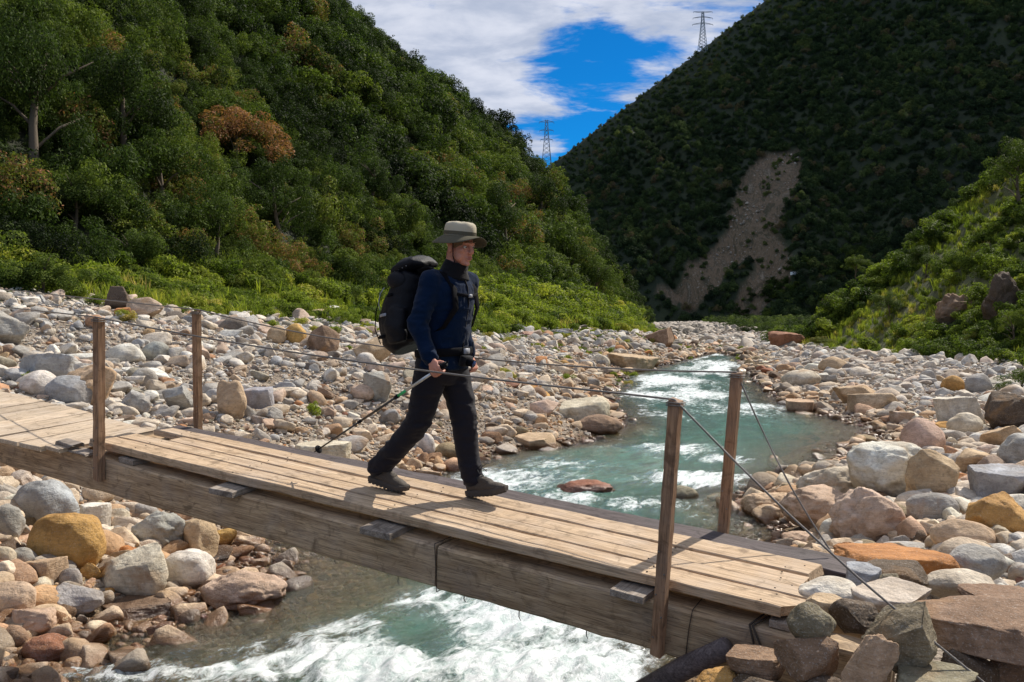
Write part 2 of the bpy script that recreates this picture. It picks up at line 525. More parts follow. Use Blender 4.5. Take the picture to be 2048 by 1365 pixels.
def ray_hit(px, py, fn, t0=2.0, t1=200.0, n=1500):
    d = ray(px, py); ts = np.geomspace(t0, t1, n); P = d[None] * ts[:, None]
    h = fn(P[:, 0], P[:, 1]); idx = np.nonzero(P[:, 2] <= h)[0]
    return P[idx[0]] if len(idx) else P[-1]


# ------------------------------------------------------------------ ground, hills, mountain meshes
def axis(a, b, fine0, fine1, step, grow=1.06):
    c = list(np.arange(fine0, fine1, step)); s = step
    while c[-1] < b: s *= grow; c.append(c[-1] + s)
    s = step; lo = [fine0]
    while lo[-1] > a: s *= grow; lo.append(lo[-1] - s)
    return np.array(lo[:0:-1] + c)


m, t = mat_new('gravel_ground')
g = t.add('ShaderNodeNewGeometry').outputs['Position']
n1 = t.noise(g, 0.5, 5, 0.6); n2 = t.noise(g, 9, 6, 0.7)
vo = t.add('ShaderNodeTexVoronoi', {'Vector': g, 'Scale': 16.0, 'Randomness': 1.0}); vo2 = t.add('ShaderNodeTexVoronoi', {'Vector': g, 'Scale': 42.0})
c = t.mix(t.ramp(n1, [(0.4, 0.0), (0.62, 1.0)]), (0.27, 0.215, 0.16, 1), (0.40, 0.34, 0.27, 1))
c = t.mix(0.55, c, t.mix(1.0, c, t.ramp(vo.outputs['Color'], [(0.0, 0.5), (1.0, 1.6)]), 'MULTIPLY'))
c = t.mix(t.math('MULTIPLY', t.ramp(n2, [(0.42, 1.0), (0.55, 0.0)]), 0.5), c, (0.12, 0.09, 0.065, 1))
z = t.add('ShaderNodeSeparateXYZ', {0: g}); lvl = t.math('ADD', t.math('MULTIPLY', z.outputs[1], RIVER_B), RIVER_A)
wet = t.maprange(t.math('SUBTRACT', z.outputs[2], lvl), 0.03, 0.12, 1.0, 0.0)
c = t.mix(wet, c, t.mix(1.0, c, (0.52, 0.40, 0.25, 1), 'MULTIPLY'))
grassy = t.add('ShaderNodeAttribute', attribute_name='grassy', attribute_type='GEOMETRY').outputs['Fac']
c = t.mix(grassy, c, t.mix(t.ramp(n2, [(0.3, 0.0), (0.7, 1.0)]), (0.04, 0.055, 0.016, 1), (0.09, 0.11, 0.028, 1)))
h = t.math('ADD', t.math('MULTIPLY', vo.outputs['Distance'], -1.0), t.math('MULTIPLY', vo2.outputs['Distance'], -.5))
b = t.add('ShaderNodeBsdfPrincipled', {'Base Color': c, 'Roughness': 0.92, 'Normal': t.bump(h, 0.9, 0.05)})
finish(t, b.outputs[0]); GRAVEL = m

xs = axis(-1500, 1500, -14, 26, 0.20, 1.07); ys = axis(-300, 2500, 2, 30, 0.20, 1.035)
X, Y = np.meshgrid(xs, ys)
Z = ground(X, Y); Z = np.where((np.abs(X) > 300) | (Y > 800), np.minimum(Z, -6), Z)
gd = hill_d(X, Y)
gr = smooth((gd + 7.5 + 2.5 * fbm2(X, Y, 4, 51, 3)) / 4) + smooth((X - SPX(Y) + 2.0 + 2 * fbm2(X, Y, 3, 52, 3)) / 3) * (Y > 14)
gr = np.clip(gr + smooth((Y - 150) / 60) * (1 - .9 * np.exp(-((X - (14 + .17 * (Y - 60))) / 22) ** 2)), 0, 1)
me = mesh_np('ground', np.stack([X.ravel(), Y.ravel(), Z.ravel()], 1), grid_faces(len(xs), len(ys)), GRAVEL)
attr(me, 'grassy', gr)
link('ground', me, kind='structure')


def soil(name, c1, c2, scale, scar=False):
    m, t = mat_new(name)
    g = t.add('ShaderNodeNewGeometry').outputs['Position']
    n = t.noise(g, scale, 7, 0.65, 0.4)
    c = t.mix(t.ramp(n, [(0.36, 0.0), (0.64, 1.0)]), (*c1, 1), (*c2, 1))
    if scar:
        a = t.add('ShaderNodeAttribute', attribute_name='scar', attribute_type='GEOMETRY').outputs['Fac']
        st = t.noise(t.mapping(g, scale=(1.0, .5, 0.22)), 0.16, 9, 0.75, 1.2)
        sc = t.ramp(st, [(0.30, (0.05, 0.05, 0.026)), (0.42, (0.070, 0.055, 0.030)), (0.50, (0.17, 0.115, 0.07)), (0.57, (0.075, 0.058, 0.034)), (0.70, (0.28, 0.22, 0.16))])
        gp = t.noise(g, 1.2, 4, 0.7)
        sc = t.mix(t.math('MULTIPLY', t.ramp(gp, [(0.60, 0.0), (0.66, 1.0)]), 0.7), sc, (0.42, 0.38, 0.34, 1))
        c = t.mix(a, c, sc)
        h = t.math('ADD', n, st)
    else:
        h = n
    b = t.add('ShaderNodeBsdfPrincipled', {'Base Color': c, 'Roughness': 0.95, 'Normal': t.bump(h, 0.8, 1.0 if scar else .3)})
    finish(t, b.outputs[0]); return m


xs = np.arange(-250, 62, 1.8); ys = np.arange(-30, 336, 1.8)
X, Y = np.meshgrid(xs, ys)
link('left_hillside', mesh_np('left_hillside', np.stack([X.ravel(), Y.ravel(), hill(X, Y).ravel()], 1), grid_faces(len(xs), len(ys)),
                              soil('hill_soil', (0.010, 0.013, 0.006), (0.028, 0.034, 0.012), .4)), kind='structure')
xs = np.arange(8, 140, 0.7); ys = np.arange(-10, 112, 0.7)
X, Y = np.meshgrid(xs, ys)
link('right_hillside', mesh_np('right_hillside', np.stack([X.ravel(), Y.ravel(), spur(X, Y).ravel()], 1), grid_faces(len(xs), len(ys)),
                               soil('slope_soil', (0.05, 0.06, 0.02), (0.12, 0.12, 0.04), .8)), kind='structure')

# landslide scar: outline on the mountain, found once from the slope itself
_sc_px = [(1528, 262), (1585, 250), (1604, 320), (1590, 390), (1565, 440), (1592, 520), (1580, 560), (1535, 585), (1520, 615), (1510, 640), (1520, 672), (1330, 672), (1400, 640), (1450, 612), (1475, 560),
          (1500, 500), (1480, 490), (1440, 560), (1395, 580), (1290, 592), (1365, 545), (1410, 480), (1455, 410), (1495, 330)]
_plain = lambda x, y: mountain(x, y, detail=False)
SCAR = [ray_hit(px, py, _plain, 150, 900)[:2] for px, py in _sc_px]


def in_poly(x, y, poly):
    ins = np.zeros(np.shape(x), bool); n = len(poly)
    for i in range(n):
        (x1, y1), (x2, y2) = poly[i], poly[(i + 1) % n]
        cond = ((y1 > y) != (y2 > y)) & (x < (x2 - x1) * (y - y1) / (y2 - y1 + 1e-9) + x1)
        ins ^= cond
    return ins


def scar_mask(x, y):
    wx = x + 7 * fbm2(x, y, 16, 61, 3); wy = y + 7 * fbm2(x, y, 16, 62, 3)
    return in_poly(wx, wy, SCAR)


xs = np.concatenate([np.arange(-260, -20, 8.0), np.arange(-20, 260, 2.6), np.arange(260, 900, 9.0)]); ys = np.concatenate([np.arange(140, 700, 2.9), np.arange(700, 1200, 10.0)])
X, Y = np.meshgrid(xs, ys)
Z = mountain(X, Y); MSK = scar_mask(X, Y)
Z = Z - MSK * (2.0 + 1.2 * fbm2(X, Y, 5, 63, 3))
me = mesh_np('mountain', np.stack([X.ravel(), Y.ravel(), Z.ravel()], 1), grid_faces(len(xs), len(ys)), soil('mountain_soil', (0.014, 0.022, 0.010), (0.030, 0.040, 0.015), .06, True))
attr(me, 'scar', MSK.astype(float))
link('mountain', me, kind='structure')

# ------------------------------------------------------------------ river
def blobs(x, y, lst):
    r = np.zeros(np.shape(x))
    for px, py, rx, ry, a in lst:
        c = on_water(px, py)
        r = np.maximum(r, a * np.exp(-(((x - c[0]) / rx) ** 2 + ((y - c[1]) / ry) ** 2)))
    return r


FOAM = [(400, 1300, .9, .5, .5), (150, 1350, 1.0, .3, .7), (640, 1320, 1.1, .8, 1.0), (1180, 1280, .9, 1.0, .8), (1100, 1345, 1.5, 1.1, 1.1), (780, 1350, 1.2, .8, 1.05), (520, 1345, 1.0, .55, .9), (300, 1352, 1.0, .4, .8), (1050, 1240, 1.2, .9, 1.1), (880, 1215, .6, .9, .9), (1230, 1330, .7, .7, .6),
        (700, 1265, .9, .6, .75), (1000, 1180, .8, 1.0, .8), (1000, 965, 1.6, 1.6, .85), (1130, 930, 1.4, 1.5, .6), (1390, 960, 1.2, 1.0, 1.0), (1330, 900, 1.6, 1.4, .75), (1440, 920, 1.0, .9, .7), (1280, 1010, 1.3, .8, .7),
        (1130, 1000, 1.0, .7, .8), (1340, 760, 2.2, 5.0, 1.05), (1290, 790, 1.4, 3.0, 1.0), (1400, 790, 2.0, 3.0, .95), (1440, 728, 2.4, 8.0, .9), (1500, 815, 1.8, 1.6, .9), (1330, 830, 1.6, 1.6, .7), (1430, 850, 1.6, 1.2, .45), (1420, 1035, 1.0, .6, .35)]
CALM = [(1640, 870, 2.0, 2.4, 1.0), (830, 1250, .28, .35, .7), (1200, 905, .9, 1.0, .7), (1240, 870, 1.0, 1.4, .5), (560, 1200, .9, 1.1, .6), (600, 1140, 1.2, 1.0, .9)]
ys = np.concatenate([np.arange(-13, 3, .5), np.geomspace(3, 118, 620)]); NXW = 330
tt = np.linspace(0, 1, NXW)
Yw = np.repeat(ys[:, None], NXW, 1)
Lw = xl(ys) - 1.6; Rw = xr(ys) + 1.6
Xw = Lw[:, None] * (1 - tt)[None] + Rw[:, None] * tt[None]
foam = np.clip(blobs(Xw, Yw, FOAM) - 0.75 * blobs(Xw, Yw, CALM), 0, 1.1)
mid = np.minimum(Xw - xl(Yw), xr(Yw) - Xw)
depth = zw(Yw) - ground(Xw, Yw)
axx = (xl(Yw) + xr(Yw)) / 2; tcx = Xw - axx
amp = np.clip(mid / .8, 0.05, 1)
foam = foam * smooth((mid + .1) / .7)
wv = 0.035 * fbm2(tcx, Yw * .8, .8, 71, 3) + 0.022 * fbm2(tcx * 1.0, Yw * .7, .25, 72, 4)
far_ = smooth((Yw - 19) / 8)
foam = np.clip(np.maximum(foam, far_ * (.62 + .7 * fbm2(tcx * 1.0, Yw * .16, 1.3, 77, 3)) * smooth((mid - .3) / 1.0)), 0, 1.1)
rap = (0.075 * (1 - np.abs(fbm2(tcx, Yw * .42, .62, 73, 4, .6)) * 2.4) + 0.055 * fbm2(tcx, Yw * .7, .17, 75, 4, .6) + 0.022 * fbm2(tcx, Yw, .055, 76, 3, .6)) * (1 - .5 * far_)
Zw = zw(Yw) + amp * (wv + np.clip(foam, 0, 1) * rap) - 0.0
co = np.stack([Xw.ravel(), Yw.ravel(), Zw.ravel()], 1)
me = mesh_np('river', co, grid_faces(NXW, len(ys)))
attr(me, 'foam', foam); attr(me, 'depth', np.clip(depth, 0, 2)); attr(me, 'crest', (rap * 5 + .5)); attr_c(me, 'flow', np.stack([tcx.ravel(), Yw.ravel(), Zw.ravel() * 0], 1))
m, t = mat_new('river_water')
A = lambda n, o='Fac': t.add('ShaderNodeAttribute', attribute_name=n, attribute_type='GEOMETRY').outputs[o]
fl = A('flow', 'Vector'); fo = A('foam'); de = A('depth'); cr = A('crest')
nb = t.noise(t.mapping(fl, scale=(1.0, .55, 1)), 2.2, 9, 0.70, 1.0)
nf = t.noise(t.mapping(fl, scale=(1.0, .65, 1)), 8.0, 8, 0.74, 0.8)
nff = t.noise(t.mapping(fl, scale=(1.0, .7, 1)), 38.0, 5, 0.75, 0.3)
fm = t.math('ADD', t.math('ADD', t.math('MULTIPLY', nb, .62), t.math('MULTIPLY', nf, .42)), t.math('ADD', t.math('MULTIPLY', nff, .16), t.math('MULTIPLY', t.math('SUBTRACT', cr, .5), .12)))
thr = t.math('SUBTRACT', 0.87, t.math('MULTIPLY', fo, 0.41))
foamf = t.maprange(t.math('SUBTRACT', fm, thr), -0.04, 0.15)
foamf = t.math('MULTIPLY', foamf, t.maprange(fo, 0.04, 0.3))
shalf = t.maprange(de, 0.10, 0.42, 1.0, 0.0)
deepf = t.math('SUBTRACT', 1.0, t.math('POWER', 2.718, t.math('MULTIPLY', de, -2.3)), clamp=True)
milk = t.math('MULTIPLY', fo, t.ramp(nf, [(0.36, 0.0), (0.68, 0.70)]))
deepc = t.mix(t.ramp(nb, [(0.38, 0.0), (0.62, 1.0)]), (0.040, 0.125, 0.085, 1), (0.11, 0.28, 0.205, 1))
deepc = t.mix(t.math('MULTIPLY', shalf, .8), deepc, (0.19, 0.165, 0.085, 1))
deepc = t.mix(milk, deepc, (0.46, 0.56, 0.54, 1))
hgt = t.math('ADD', t.math('MULTIPLY', t.noise(t.mapping(fl, scale=(1, .55, 1)), 6.0, 6, .62, .5), 1.0), t.math('MULTIPLY', nff, 0.35))
nrm = t.bump(hgt, 0.9, 0.055)
diff = t.add('ShaderNodeBsdfDiffuse', {'Color': deepc, 'Normal': nrm})
trn = t.add('ShaderNodeBsdfTransparent', {'Color': (0.90, 0.84, 0.62, 1)})
bodyw = t.add('ShaderNodeMixShader', {0: t.math('MULTIPLY', deepf, 0.95), 1: trn.outputs[0], 2: diff.outputs[0]})
gl = t.add('ShaderNodeBsdfGlossy', {'Color': (1, 1, 1, 1), 'Roughness': 0.09, 'Normal': nrm})
fr = t.add('ShaderNodeFresnel', {'IOR': 1.33, 'Normal': nrm})
wt = t.add('ShaderNodeMixShader', {0: fr.outputs[0], 1: bodyw.outputs[0], 2: gl.outputs[0]})
foh = t.math('ADD', t.math('MULTIPLY', nf, 1.0), t.math('MULTIPLY', nff, 1.3))
fd = t.add('ShaderNodeBsdfPrincipled', {'Base Color': t.mix(t.ramp(nf, [(0.34, 0.0), (0.58, 1.0)]), (0.40, 0.52, 0.50, 1), (0.82, 0.85, 0.86, 1)), 'Roughness': 0.55, 'Normal': t.bump(foh, 0.6, 0.03)})
fin = t.add('ShaderNodeMixShader', {0: foamf, 1: wt.outputs[0], 2: fd.outputs[0]})
finish(t, fin.outputs[0]); me.materials.append(m)
link('river_water', me, kind='structure')


# ------------------------------------------------------------------ footbridge
BM4 = Matrix(((U[0], V[0], Wn[0], P0[0]), (U[1], V[1], Wn[1], P0[1]), (U[2], V[2], Wn[2], P0[2]), (0, 0, 0, 1)))
bridge = bpy.data.objects.new('footbridge', None); C.objects.link(bridge); bridge.matrix_world = BM4
bridge['label'] = 'weathered plank footbridge with posts and steel rope handrails over the river'; bridge['category'] = 'footbridge'


def beam_mesh(name, L, wa, wb, h, mat, chamfer=.005, jit=.003, seed=0, segs=None, skew0=0.0, skew1=0.0, rag=.0, sweep=0.0):
    """plank along x, width along y (wa at the start, wb at the end), height along z, chamfered and slightly uneven"""
    r = np.random.default_rng(seed + 1000); segs = segs or max(6, int(L / .07))
    xs_ = np.linspace(-L / 2, L / 2, segs + 1); co = []
    nz = lambda k, s: fbm(np.stack([xs_ / s, np.full(len(xs_), k * 7.7 + seed * 3.1), np.zeros(len(xs_))], 1), 5, 3)
    e = [nz(k, .35) * jit * 2 + nz(k + 9, .06) * jit for k in range(4)]      # -y edge, +y edge, top, bottom
    for i, x in enumerate(xs_):
        f = i / segs; wd = wa * (1 - f) + wb * f; y0 = -wd / 2 + e[0][i]; y1 = wd / 2 + e[1][i]; z0 = -h / 2 + e[3][i] * .8; z1 = h / 2 + e[2][i] * .5
        c = chamfer; off = sweep * (f - .5)
        for (yy, zz_) in ((y0 + c, z0), (y1 - c, z0), (y1, z0 + c), (y1, z1 - c), (y1 - c, z1), (y0 + c, z1), (y0, z1 - c), (y0, z0 + c)):
            dx = 0
            if i == 0: dx = skew0 * (yy) + rag * (r.random() - .5)
            if i == segs: dx = skew1 * (yy) + rag * (r.random() - .5)
            co.append((x + dx, yy + off, zz_))
    fc = []
    for i in range(segs):
        for k in range(8):
            fc.append((i * 8 + k, i * 8 + (k + 1) % 8, (i + 1) * 8 + (k + 1) % 8, (i + 1) * 8 + k))
    me = bpy.data.meshes.new(name); me.from_pydata(co, [], fc + [tuple(range(7, -1, -1)), tuple(segs * 8 + k for k in range(8))])
    me.materials.append(mat)
    if mat:
        bm = bmesh.new(); bm.from_mesh(me); bmesh.ops.recalc_face_normals(bm, faces=bm.faces); bm.to_mesh(me); bm.free()
    return me


def plank(name, a0, a1, b0, b1, c0, c1, mat, b0e=None, b1e=None, label=None, parent=bridge, **kw):
    b0e = b0 if b0e is None else b0e; b1e = b1 if b1e is None else b1e
    L = a1 - a0
    me = beam_mesh(name, L, b1 - b0, b1e - b0e, c1 - c0, mat, seed=kw.pop('seed', random.randint(0, 999)), sweep=((b0e + b1e) - (b0 + b1)) / 2, **kw)
    return link(name, me, parent, label=label, loc=((a0 + a1) / 2, (b0 + b1 + b0e + b1e) / 4, (c0 + c1) / 2))


# long deck planks
plank('plank', -3.22, 2.10, -.580, -.408, -.058, 0.0, WOODL, label='thick pale outer deck plank with nail holes along its edge', skew1=1.0, rag=.03, seed=1, jit=.004)
plank('plank', -3.18, 2.17, -.392, -.246, -.052, .001, WOODL, skew1=.5, rag=.03, seed=2, b0e=-.392, b1e=-.262)
plank('plank', -2.78, 2.04, -.214, -.078, -.052, -.006, WOODL, skew1=.1, rag=.03, seed=3, b0e=-.246, b1e=-.072)
plank('plank', -3.12, 2.06, -.064, .066, -.052, .000, WOODL, skew1=.2, rag=.03, seed=4, b0e=-.058, b1e=.142)
plank('plank', -3.20, 2.20, .060, .250, -.075, -.030, WOODD, label='dark grey outer deck plank on the far side', skew1=0.0, rag=.02, seed=5, b0e=.170, b1e=.440, jit=.006)
# boards laid across the left end
a = -3.30; k = 0
while a > -7.2:
    wdt = random.uniform(.20, .31); yn = -.80 + random.uniform(-.05, .05); yf = .10 + .16 * min(1, (-3.3 - a) / 2.5) + random.uniform(-.03, .03)
    me = beam_mesh('board', wdt - .010, yf - yn, (yf - yn) + random.uniform(-.03, .03), .036, WOODT, jit=.004, seed=40 + k, segs=5, rag=.006)
    link('cross_board', me, bridge, mat4=Matrix.Translation(Vector((a - wdt / 2, (yn + yf) / 2, -.080 + random.uniform(-.006, .006)))) @ Matrix.Rotation(random.uniform(-.035, .035), 4, 'Z') @ Matrix.Rotation(random.uniform(-.01, .01), 4, 'Y'))
    a -= wdt; k += 1
# loose curled board ends where the two decks meet
plank('board_end', -3.46, -3.28, -.70, -.60, -.058, -.034, WOODC, label='loose curled board scrap at the near edge', seed=61, rag=.06, jit=.012)
plank('board_end', -3.30, -3.12, -.70, -.58, -.098, -.072, WOODC, seed=62, rag=.05, jit=.008)
# girders
gn = plank('girder', -7.4, .035, -.625, -.43, -.378, -.117, WOODG, label='long squared near side beam, its left length', jit=.006, chamfer=.012, seed=70)
gn2 = plank('girder', .050, 2.55, -.622, -.43, -.384, -.119, WOODG, label='near side beam, its right length, beyond the upright joint', jit=.008, chamfer=.014, seed=72)
plank('girder', -7.3, 2.4, .05, .22, -.375, -.117, WOODG, label='far side beam below the grey plank', jit=.006, chamfer=.012, seed=74)
# cross pieces that carry the deck, their near ends stick out
for i, (a0, a1, be, mt) in enumerate([(-2.86, -2.70, -.60, WOODC), (-1.80, -1.60, -.725, WOODC), (-.47, -.25, -.735, WOODC), (1.20, 1.385, -.70, WOODC), (1.98, 2.08, -.58, WOODC)]):
    me = beam_mesh('crosspiece', a1 - a0, .28 - be, .28 - be, .038, mt, jit=.002, seed=80 + i, segs=4, chamfer=.003)
    link('crosspiece', me, bridge, mat4=Matrix.Translation(Vector(((a0 + a1) / 2, (be + .28) / 2, .0 - .095))) @ Matrix.Rotation([.0, .10, .05, -.03, 0][i], 4, 'Z'))
# posts
for i, (ap, bp, c0, c1, wx, wy) in enumerate([(1.450, -.662, -.372, .953, .058, .066), (1.415, .462, -.30, .948, .062, .058), (-3.005, -.660, -.262, .960, .062, .066), (-3.045, .312, -.25, .945, .060, .056)]):
    bm = bmesh.new(); n = 22; rings = []
    for j in range(n + 1):
        z = c0 + (c1 - c0) * j / n; ch = .005; q = []
        ex = .0016 * math.sin(j * 1.9 + i) + .001 * math.sin(j * 4.3); ey = .0016 * math.cos(j * 2.3 + i * 2)
        hx = wx / 2 + ex; hy = wy / 2 + ey
        for (x, y) in ((-hx + ch, -hy), (hx - ch, -hy), (hx, -hy + ch), (hx, hy - ch), (hx - ch, hy), (-hx + ch, hy), (-hx, hy - ch), (-hx, -hy + ch)):
            dz = (.012 * x / wx * (1 if i % 2 else -1)) if j in (0, n) else 0
            q.append(bm.verts.new((x, y, z - c0 + dz)))
        rings.append(q)
    for r0, r1 in zip(rings, rings[1:]):
        for kk in range(8): bm.faces.new((r0[kk], r0[(kk + 1) % 8], r1[(kk + 1) % 8], r1[kk]))
    bm.faces.new(list(reversed(rings[0]))); bm.faces.new(rings[-1])
    po = link('post', bm_mesh('post', bm, WOODP, False), bridge, mat4=Matrix.Translation(Vector((ap, bp, c0))) @ Matrix.Rotation([.004, .012, .010, -.006][i], 4, 'Y') @ Matrix.Rotation([-.01, .0, -.01, .01][i], 4, 'X'),
              label=['near side post at the right end of the bridge', 'far side post at the right end of the bridge', 'near side post at the left end of the bridge', 'far side post at the left end of the bridge'][i])
    # nail heads
    for kk in range(5):
        b2 = bmesh.new(); bmesh.ops.create_cone(b2, cap_ends=True, segments=8, radius1=.0055, radius2=.004, depth=.004)
        link('nail', bm_mesh('nail', b2, STEEL), po, mat4=Matrix.Translation(Vector((.018 * (1 if kk % 2 else -1), -wy / 2 - .003, (c1 - c0) * (.06 + .085 * kk) + .02))) @ Matrix.Rotation(math.pi / 2, 4, 'X'))
    # rope turns round the post head
    b2 = bmesh.new()
    for q in range(2):
        hx, hy = wx / 2 + .006, wy / 2 + .006; zt = c1 - c0 - .012 - .013 * q
        tube_pts(b2, [(-hx, -hy, zt), (hx, -hy, zt + .004), (hx, hy, zt - .003), (-hx, hy, zt + .003), (-hx, -hy, zt - .002)], .0036, 6)
    link('rope_turn', bm_mesh('rope_turn', b2, STEEL), po)


def rope(name, pts, r, label, parent=bridge):
    """two strand twisted steel rope through bridge space points"""
    P = [Vector(p) for p in pts]; bm = bmesh.new(); fine = []
    n = 70
    for i in range(len(P) - 1):
        for j in range(n):
            fine.append(P[i].lerp(P[i + 1], j / n))
    fine.append(P[-1])
    # catenary sag is already in the points; smooth them
    F = np.array(fine)
    for _ in range(60):
        G = F.copy(); G[1:-1] = (F[:-2] + F[2:]) / 2
        for q in range(len(P)): G[min(q * n, len(F) - 1)] = F[min(q * n, len(F) - 1)]
        F = G
    tube_pts(bm, [Vector(x) for x in F], r, 7)
    return link(name, bm_mesh(name, bm, STEEL), parent, label=label)


def inb(w):
    d = np.asarray(w) - P0; return (d.dot(U), d.dot(V), d.dot(Wn))


nr = [inb(ray(-60, 607) * 11.0), (-3.005, -.67, .965)]
for q in range(1, 14):
    f = q / 14; nr.append((-3.005 + 4.46 * f, -.672 + (.004), .965 - .085 * 4 * f * (1 - f) * .55 - .004 * f))
nr.append((1.455, -.672, .958))
ge = inb(ray(2010, 1400) * 3.75); pe = nr[-1]
for q in range(1, 5):
    f = q / 5; nr.append(tuple(pe[i] * (1 - f) + ge[i] * f + (-.05 * math.sin(math.pi * f) if i == 2 else 0) for i in range(3)))
nr.append(ge)
rope('handrail_rope', nr, .0056, 'near side steel rope handrail running down to the lower right')
nr = [inb(ray(-80, 570) * 11.6), (-3.045, .315, .952)]
for q in range(1, 14):
    f = q / 14; nr.append((-3.045 + 4.48 * f, .315 + .147 * f, .952 - .13 * 4 * f * (1 - f) * .9))
nr.append((1.425, .462, .952))
ge = inb(ray(1662, 1104) * 5.22); pe = nr[-1]
for q in range(1, 5):
    f = q / 5; nr.append(tuple(pe[i] * (1 - f) + ge[i] * f + (-.06 * math.sin(math.pi * f) if i == 2 else 0) for i in range(3)))
nr.append(ge)
rope('handrail_rope', nr, .0054, 'far side steel rope handrail tied off beside the grey plank')
# wire lashings on the near girder, dark stains under them are the joint itself
for a0, lean in ((.043, .012), (1.60, -.01), (1.93, .03), (1.965, .05)):
    bm = bmesh.new()
    tube_pts(bm, [(a0 - lean, -.632, -.105), (a0, -.636, -.2), (a0 + lean * .6, -.634, -.30), (a0 + lean, -.632, -.395), (a0 + lean, -.42, -.397), (a0, -.42, -.105), (a0 - lean, -.632, -.105)], .0028 if a0 < 1.9 else .0055, 6)
    link('wire_lashing', bm_mesh('wire_lashing', bm, plain('lash', (.035, .025, .018), .8) if 'lash' not in MATS else MATS['lash']), bridge)
# iron spikes that poke out under the girder
for i, (a0, ln) in enumerate([(-.25, .05), (.23, .035), (.60, .05), (1.02, .045), (-1.35, .035), (-.75, .03)]):
    bm = bmesh.new(); tube_pts(bm, [(a0, -.60, -.37), (a0 + .006, -.612, -.38 - ln * .6), (a0 + .02, -.615, -.38 - ln)], [.0035, .003, .0015], 6)
    link('spike', bm_mesh('spike', bm, MATS['lash']), bridge)
# thin split along the near girder

# nails over the cross pieces
nb_ = bmesh.new(); bmesh.ops.create_cone(nb_, cap_ends=True, segments=7, radius1=.0055, radius2=.0045, depth=.003); NAIL = bm_mesh('nail', nb_, MATS['lash'])
for a0 in (-2.78, -1.70, -.36, 1.29, 1.95):
    for b0_ in (-.545, -.445, -.365, -.28, -.195, -.105, -.03, .05):
        link('nail', NAIL, bridge, loc=(a0 + random.uniform(-.06, .06), b0_ + random.uniform(-.01, .01), .002))

# ------------------------------------------------------------------ rocks
def ico(sub):
    bm = bmesh.new(); bmesh.ops.create_icosphere(bm, subdivisions=sub, radius=1.0)
    co = np.array([v.co[:] for v in bm.verts]); fc = np.array([[v.index for v in f.verts] for f in bm.faces]); bm.free()
    return co, fc


ICO = {k: ico(k) for k in (1, 2, 3, 4, 5)}


def rock_co(kind, seed, sub):
    """unit rock, half extents about 1"""
    co, fc = ICO[sub]; r = np.random.default_rng(seed); p = co.copy()
    if kind == 'round':
        rad = 1 + .16 * fbm(p * 1.1 + seed, seed, 2) + .05 * fbm(p * 3.1 + seed, seed + 5, 3)
        ncut, dmin, dmax, soft = 3, .78, .95, .10
    elif kind == 'block':
        rad = 1.28 + .10 * fbm(p * 1.2 + seed, seed, 2)
        ncut, dmin, dmax, soft = 15, .56, .86, .018
    elif kind == 'slab':
        p = np.stack([p[:, 0], p[:, 1], np.sign(p[:, 2]) * np.abs(p[:, 2]) ** .8 * (1 + .10 * p[:, 0] * r.uniform(-1, 1))], 1)
        rad = 1.25 + .10 * fbm(p * 1.2 + seed, seed, 2)
        ncut, dmin, dmax, soft = 9, .62, .9, .025
    else:                                           # lump: sculpted, water-worn bedrock
        rad = 1 + .30 * fbm(p * 1.5 + seed, seed, 3) + .10 * (1 - np.abs(fbm(p * 3.0 + seed, seed + 3, 3)) * 2.4)
        ncut, dmin, dmax, soft = 3, .8, .95, .12
    p = p * rad[:, None]
    for _ in range(ncut):
        n = r.normal(size=3); n /= np.linalg.norm(n); d = r.uniform(dmin, dmax)
        if kind == 'slab':
            if _ < 2: n = unit([r.normal() * .10, r.normal() * .10, 1 if _ == 0 else -1]); d = .62
            else: n = unit([n[0], n[1], n[2] * .25])
        s = p @ n - d; over = soft * np.log1p(np.exp(np.clip(s / soft, -30, 30)))
        p = p - np.outer(over * .97, n)
    nn = p / np.linalg.norm(p, axis=1)[:, None]
    amp = {'round': .018, 'block': .05, 'slab': .05, 'lump': .03}[kind]
    p = p + nn * (amp * 1.3 * fbm(p * 3.3 + seed, seed + 7, 4, .6) + (amp * .5 * fbm(p * 11 + seed, seed + 8, 3) if sub > 3 else 0))[:, None]
    if kind in ('block', 'slab') and sub > 3:       # bedding: slight steps
        lay = (p[:, 2] + .25 * p[:, 0]) * 5 + .6 * fbm(p * 1.2, seed + 2, 2)
        p = p + nn * (.022 * (np.abs((lay % 1) - .5) * 2 - .5))[:, None]
    if kind == 'slab': p = p @ np.array(Euler((r.uniform(-.16, .16), r.uniform(-.12, .12), 0)).to_matrix())
    p = p - (p.max(0) + p.min(0)) / 2
    p = p / (p.max(0) - p.min(0)) * 2
    return p, fc


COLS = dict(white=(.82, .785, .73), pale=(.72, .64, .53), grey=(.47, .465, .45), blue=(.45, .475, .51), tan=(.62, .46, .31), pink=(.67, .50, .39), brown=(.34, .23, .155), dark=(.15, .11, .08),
            orange=(.58, .27, .10), ochre=(.62, .38, .13), red=(.36, .165, .10), green=(.30, .27, .19))
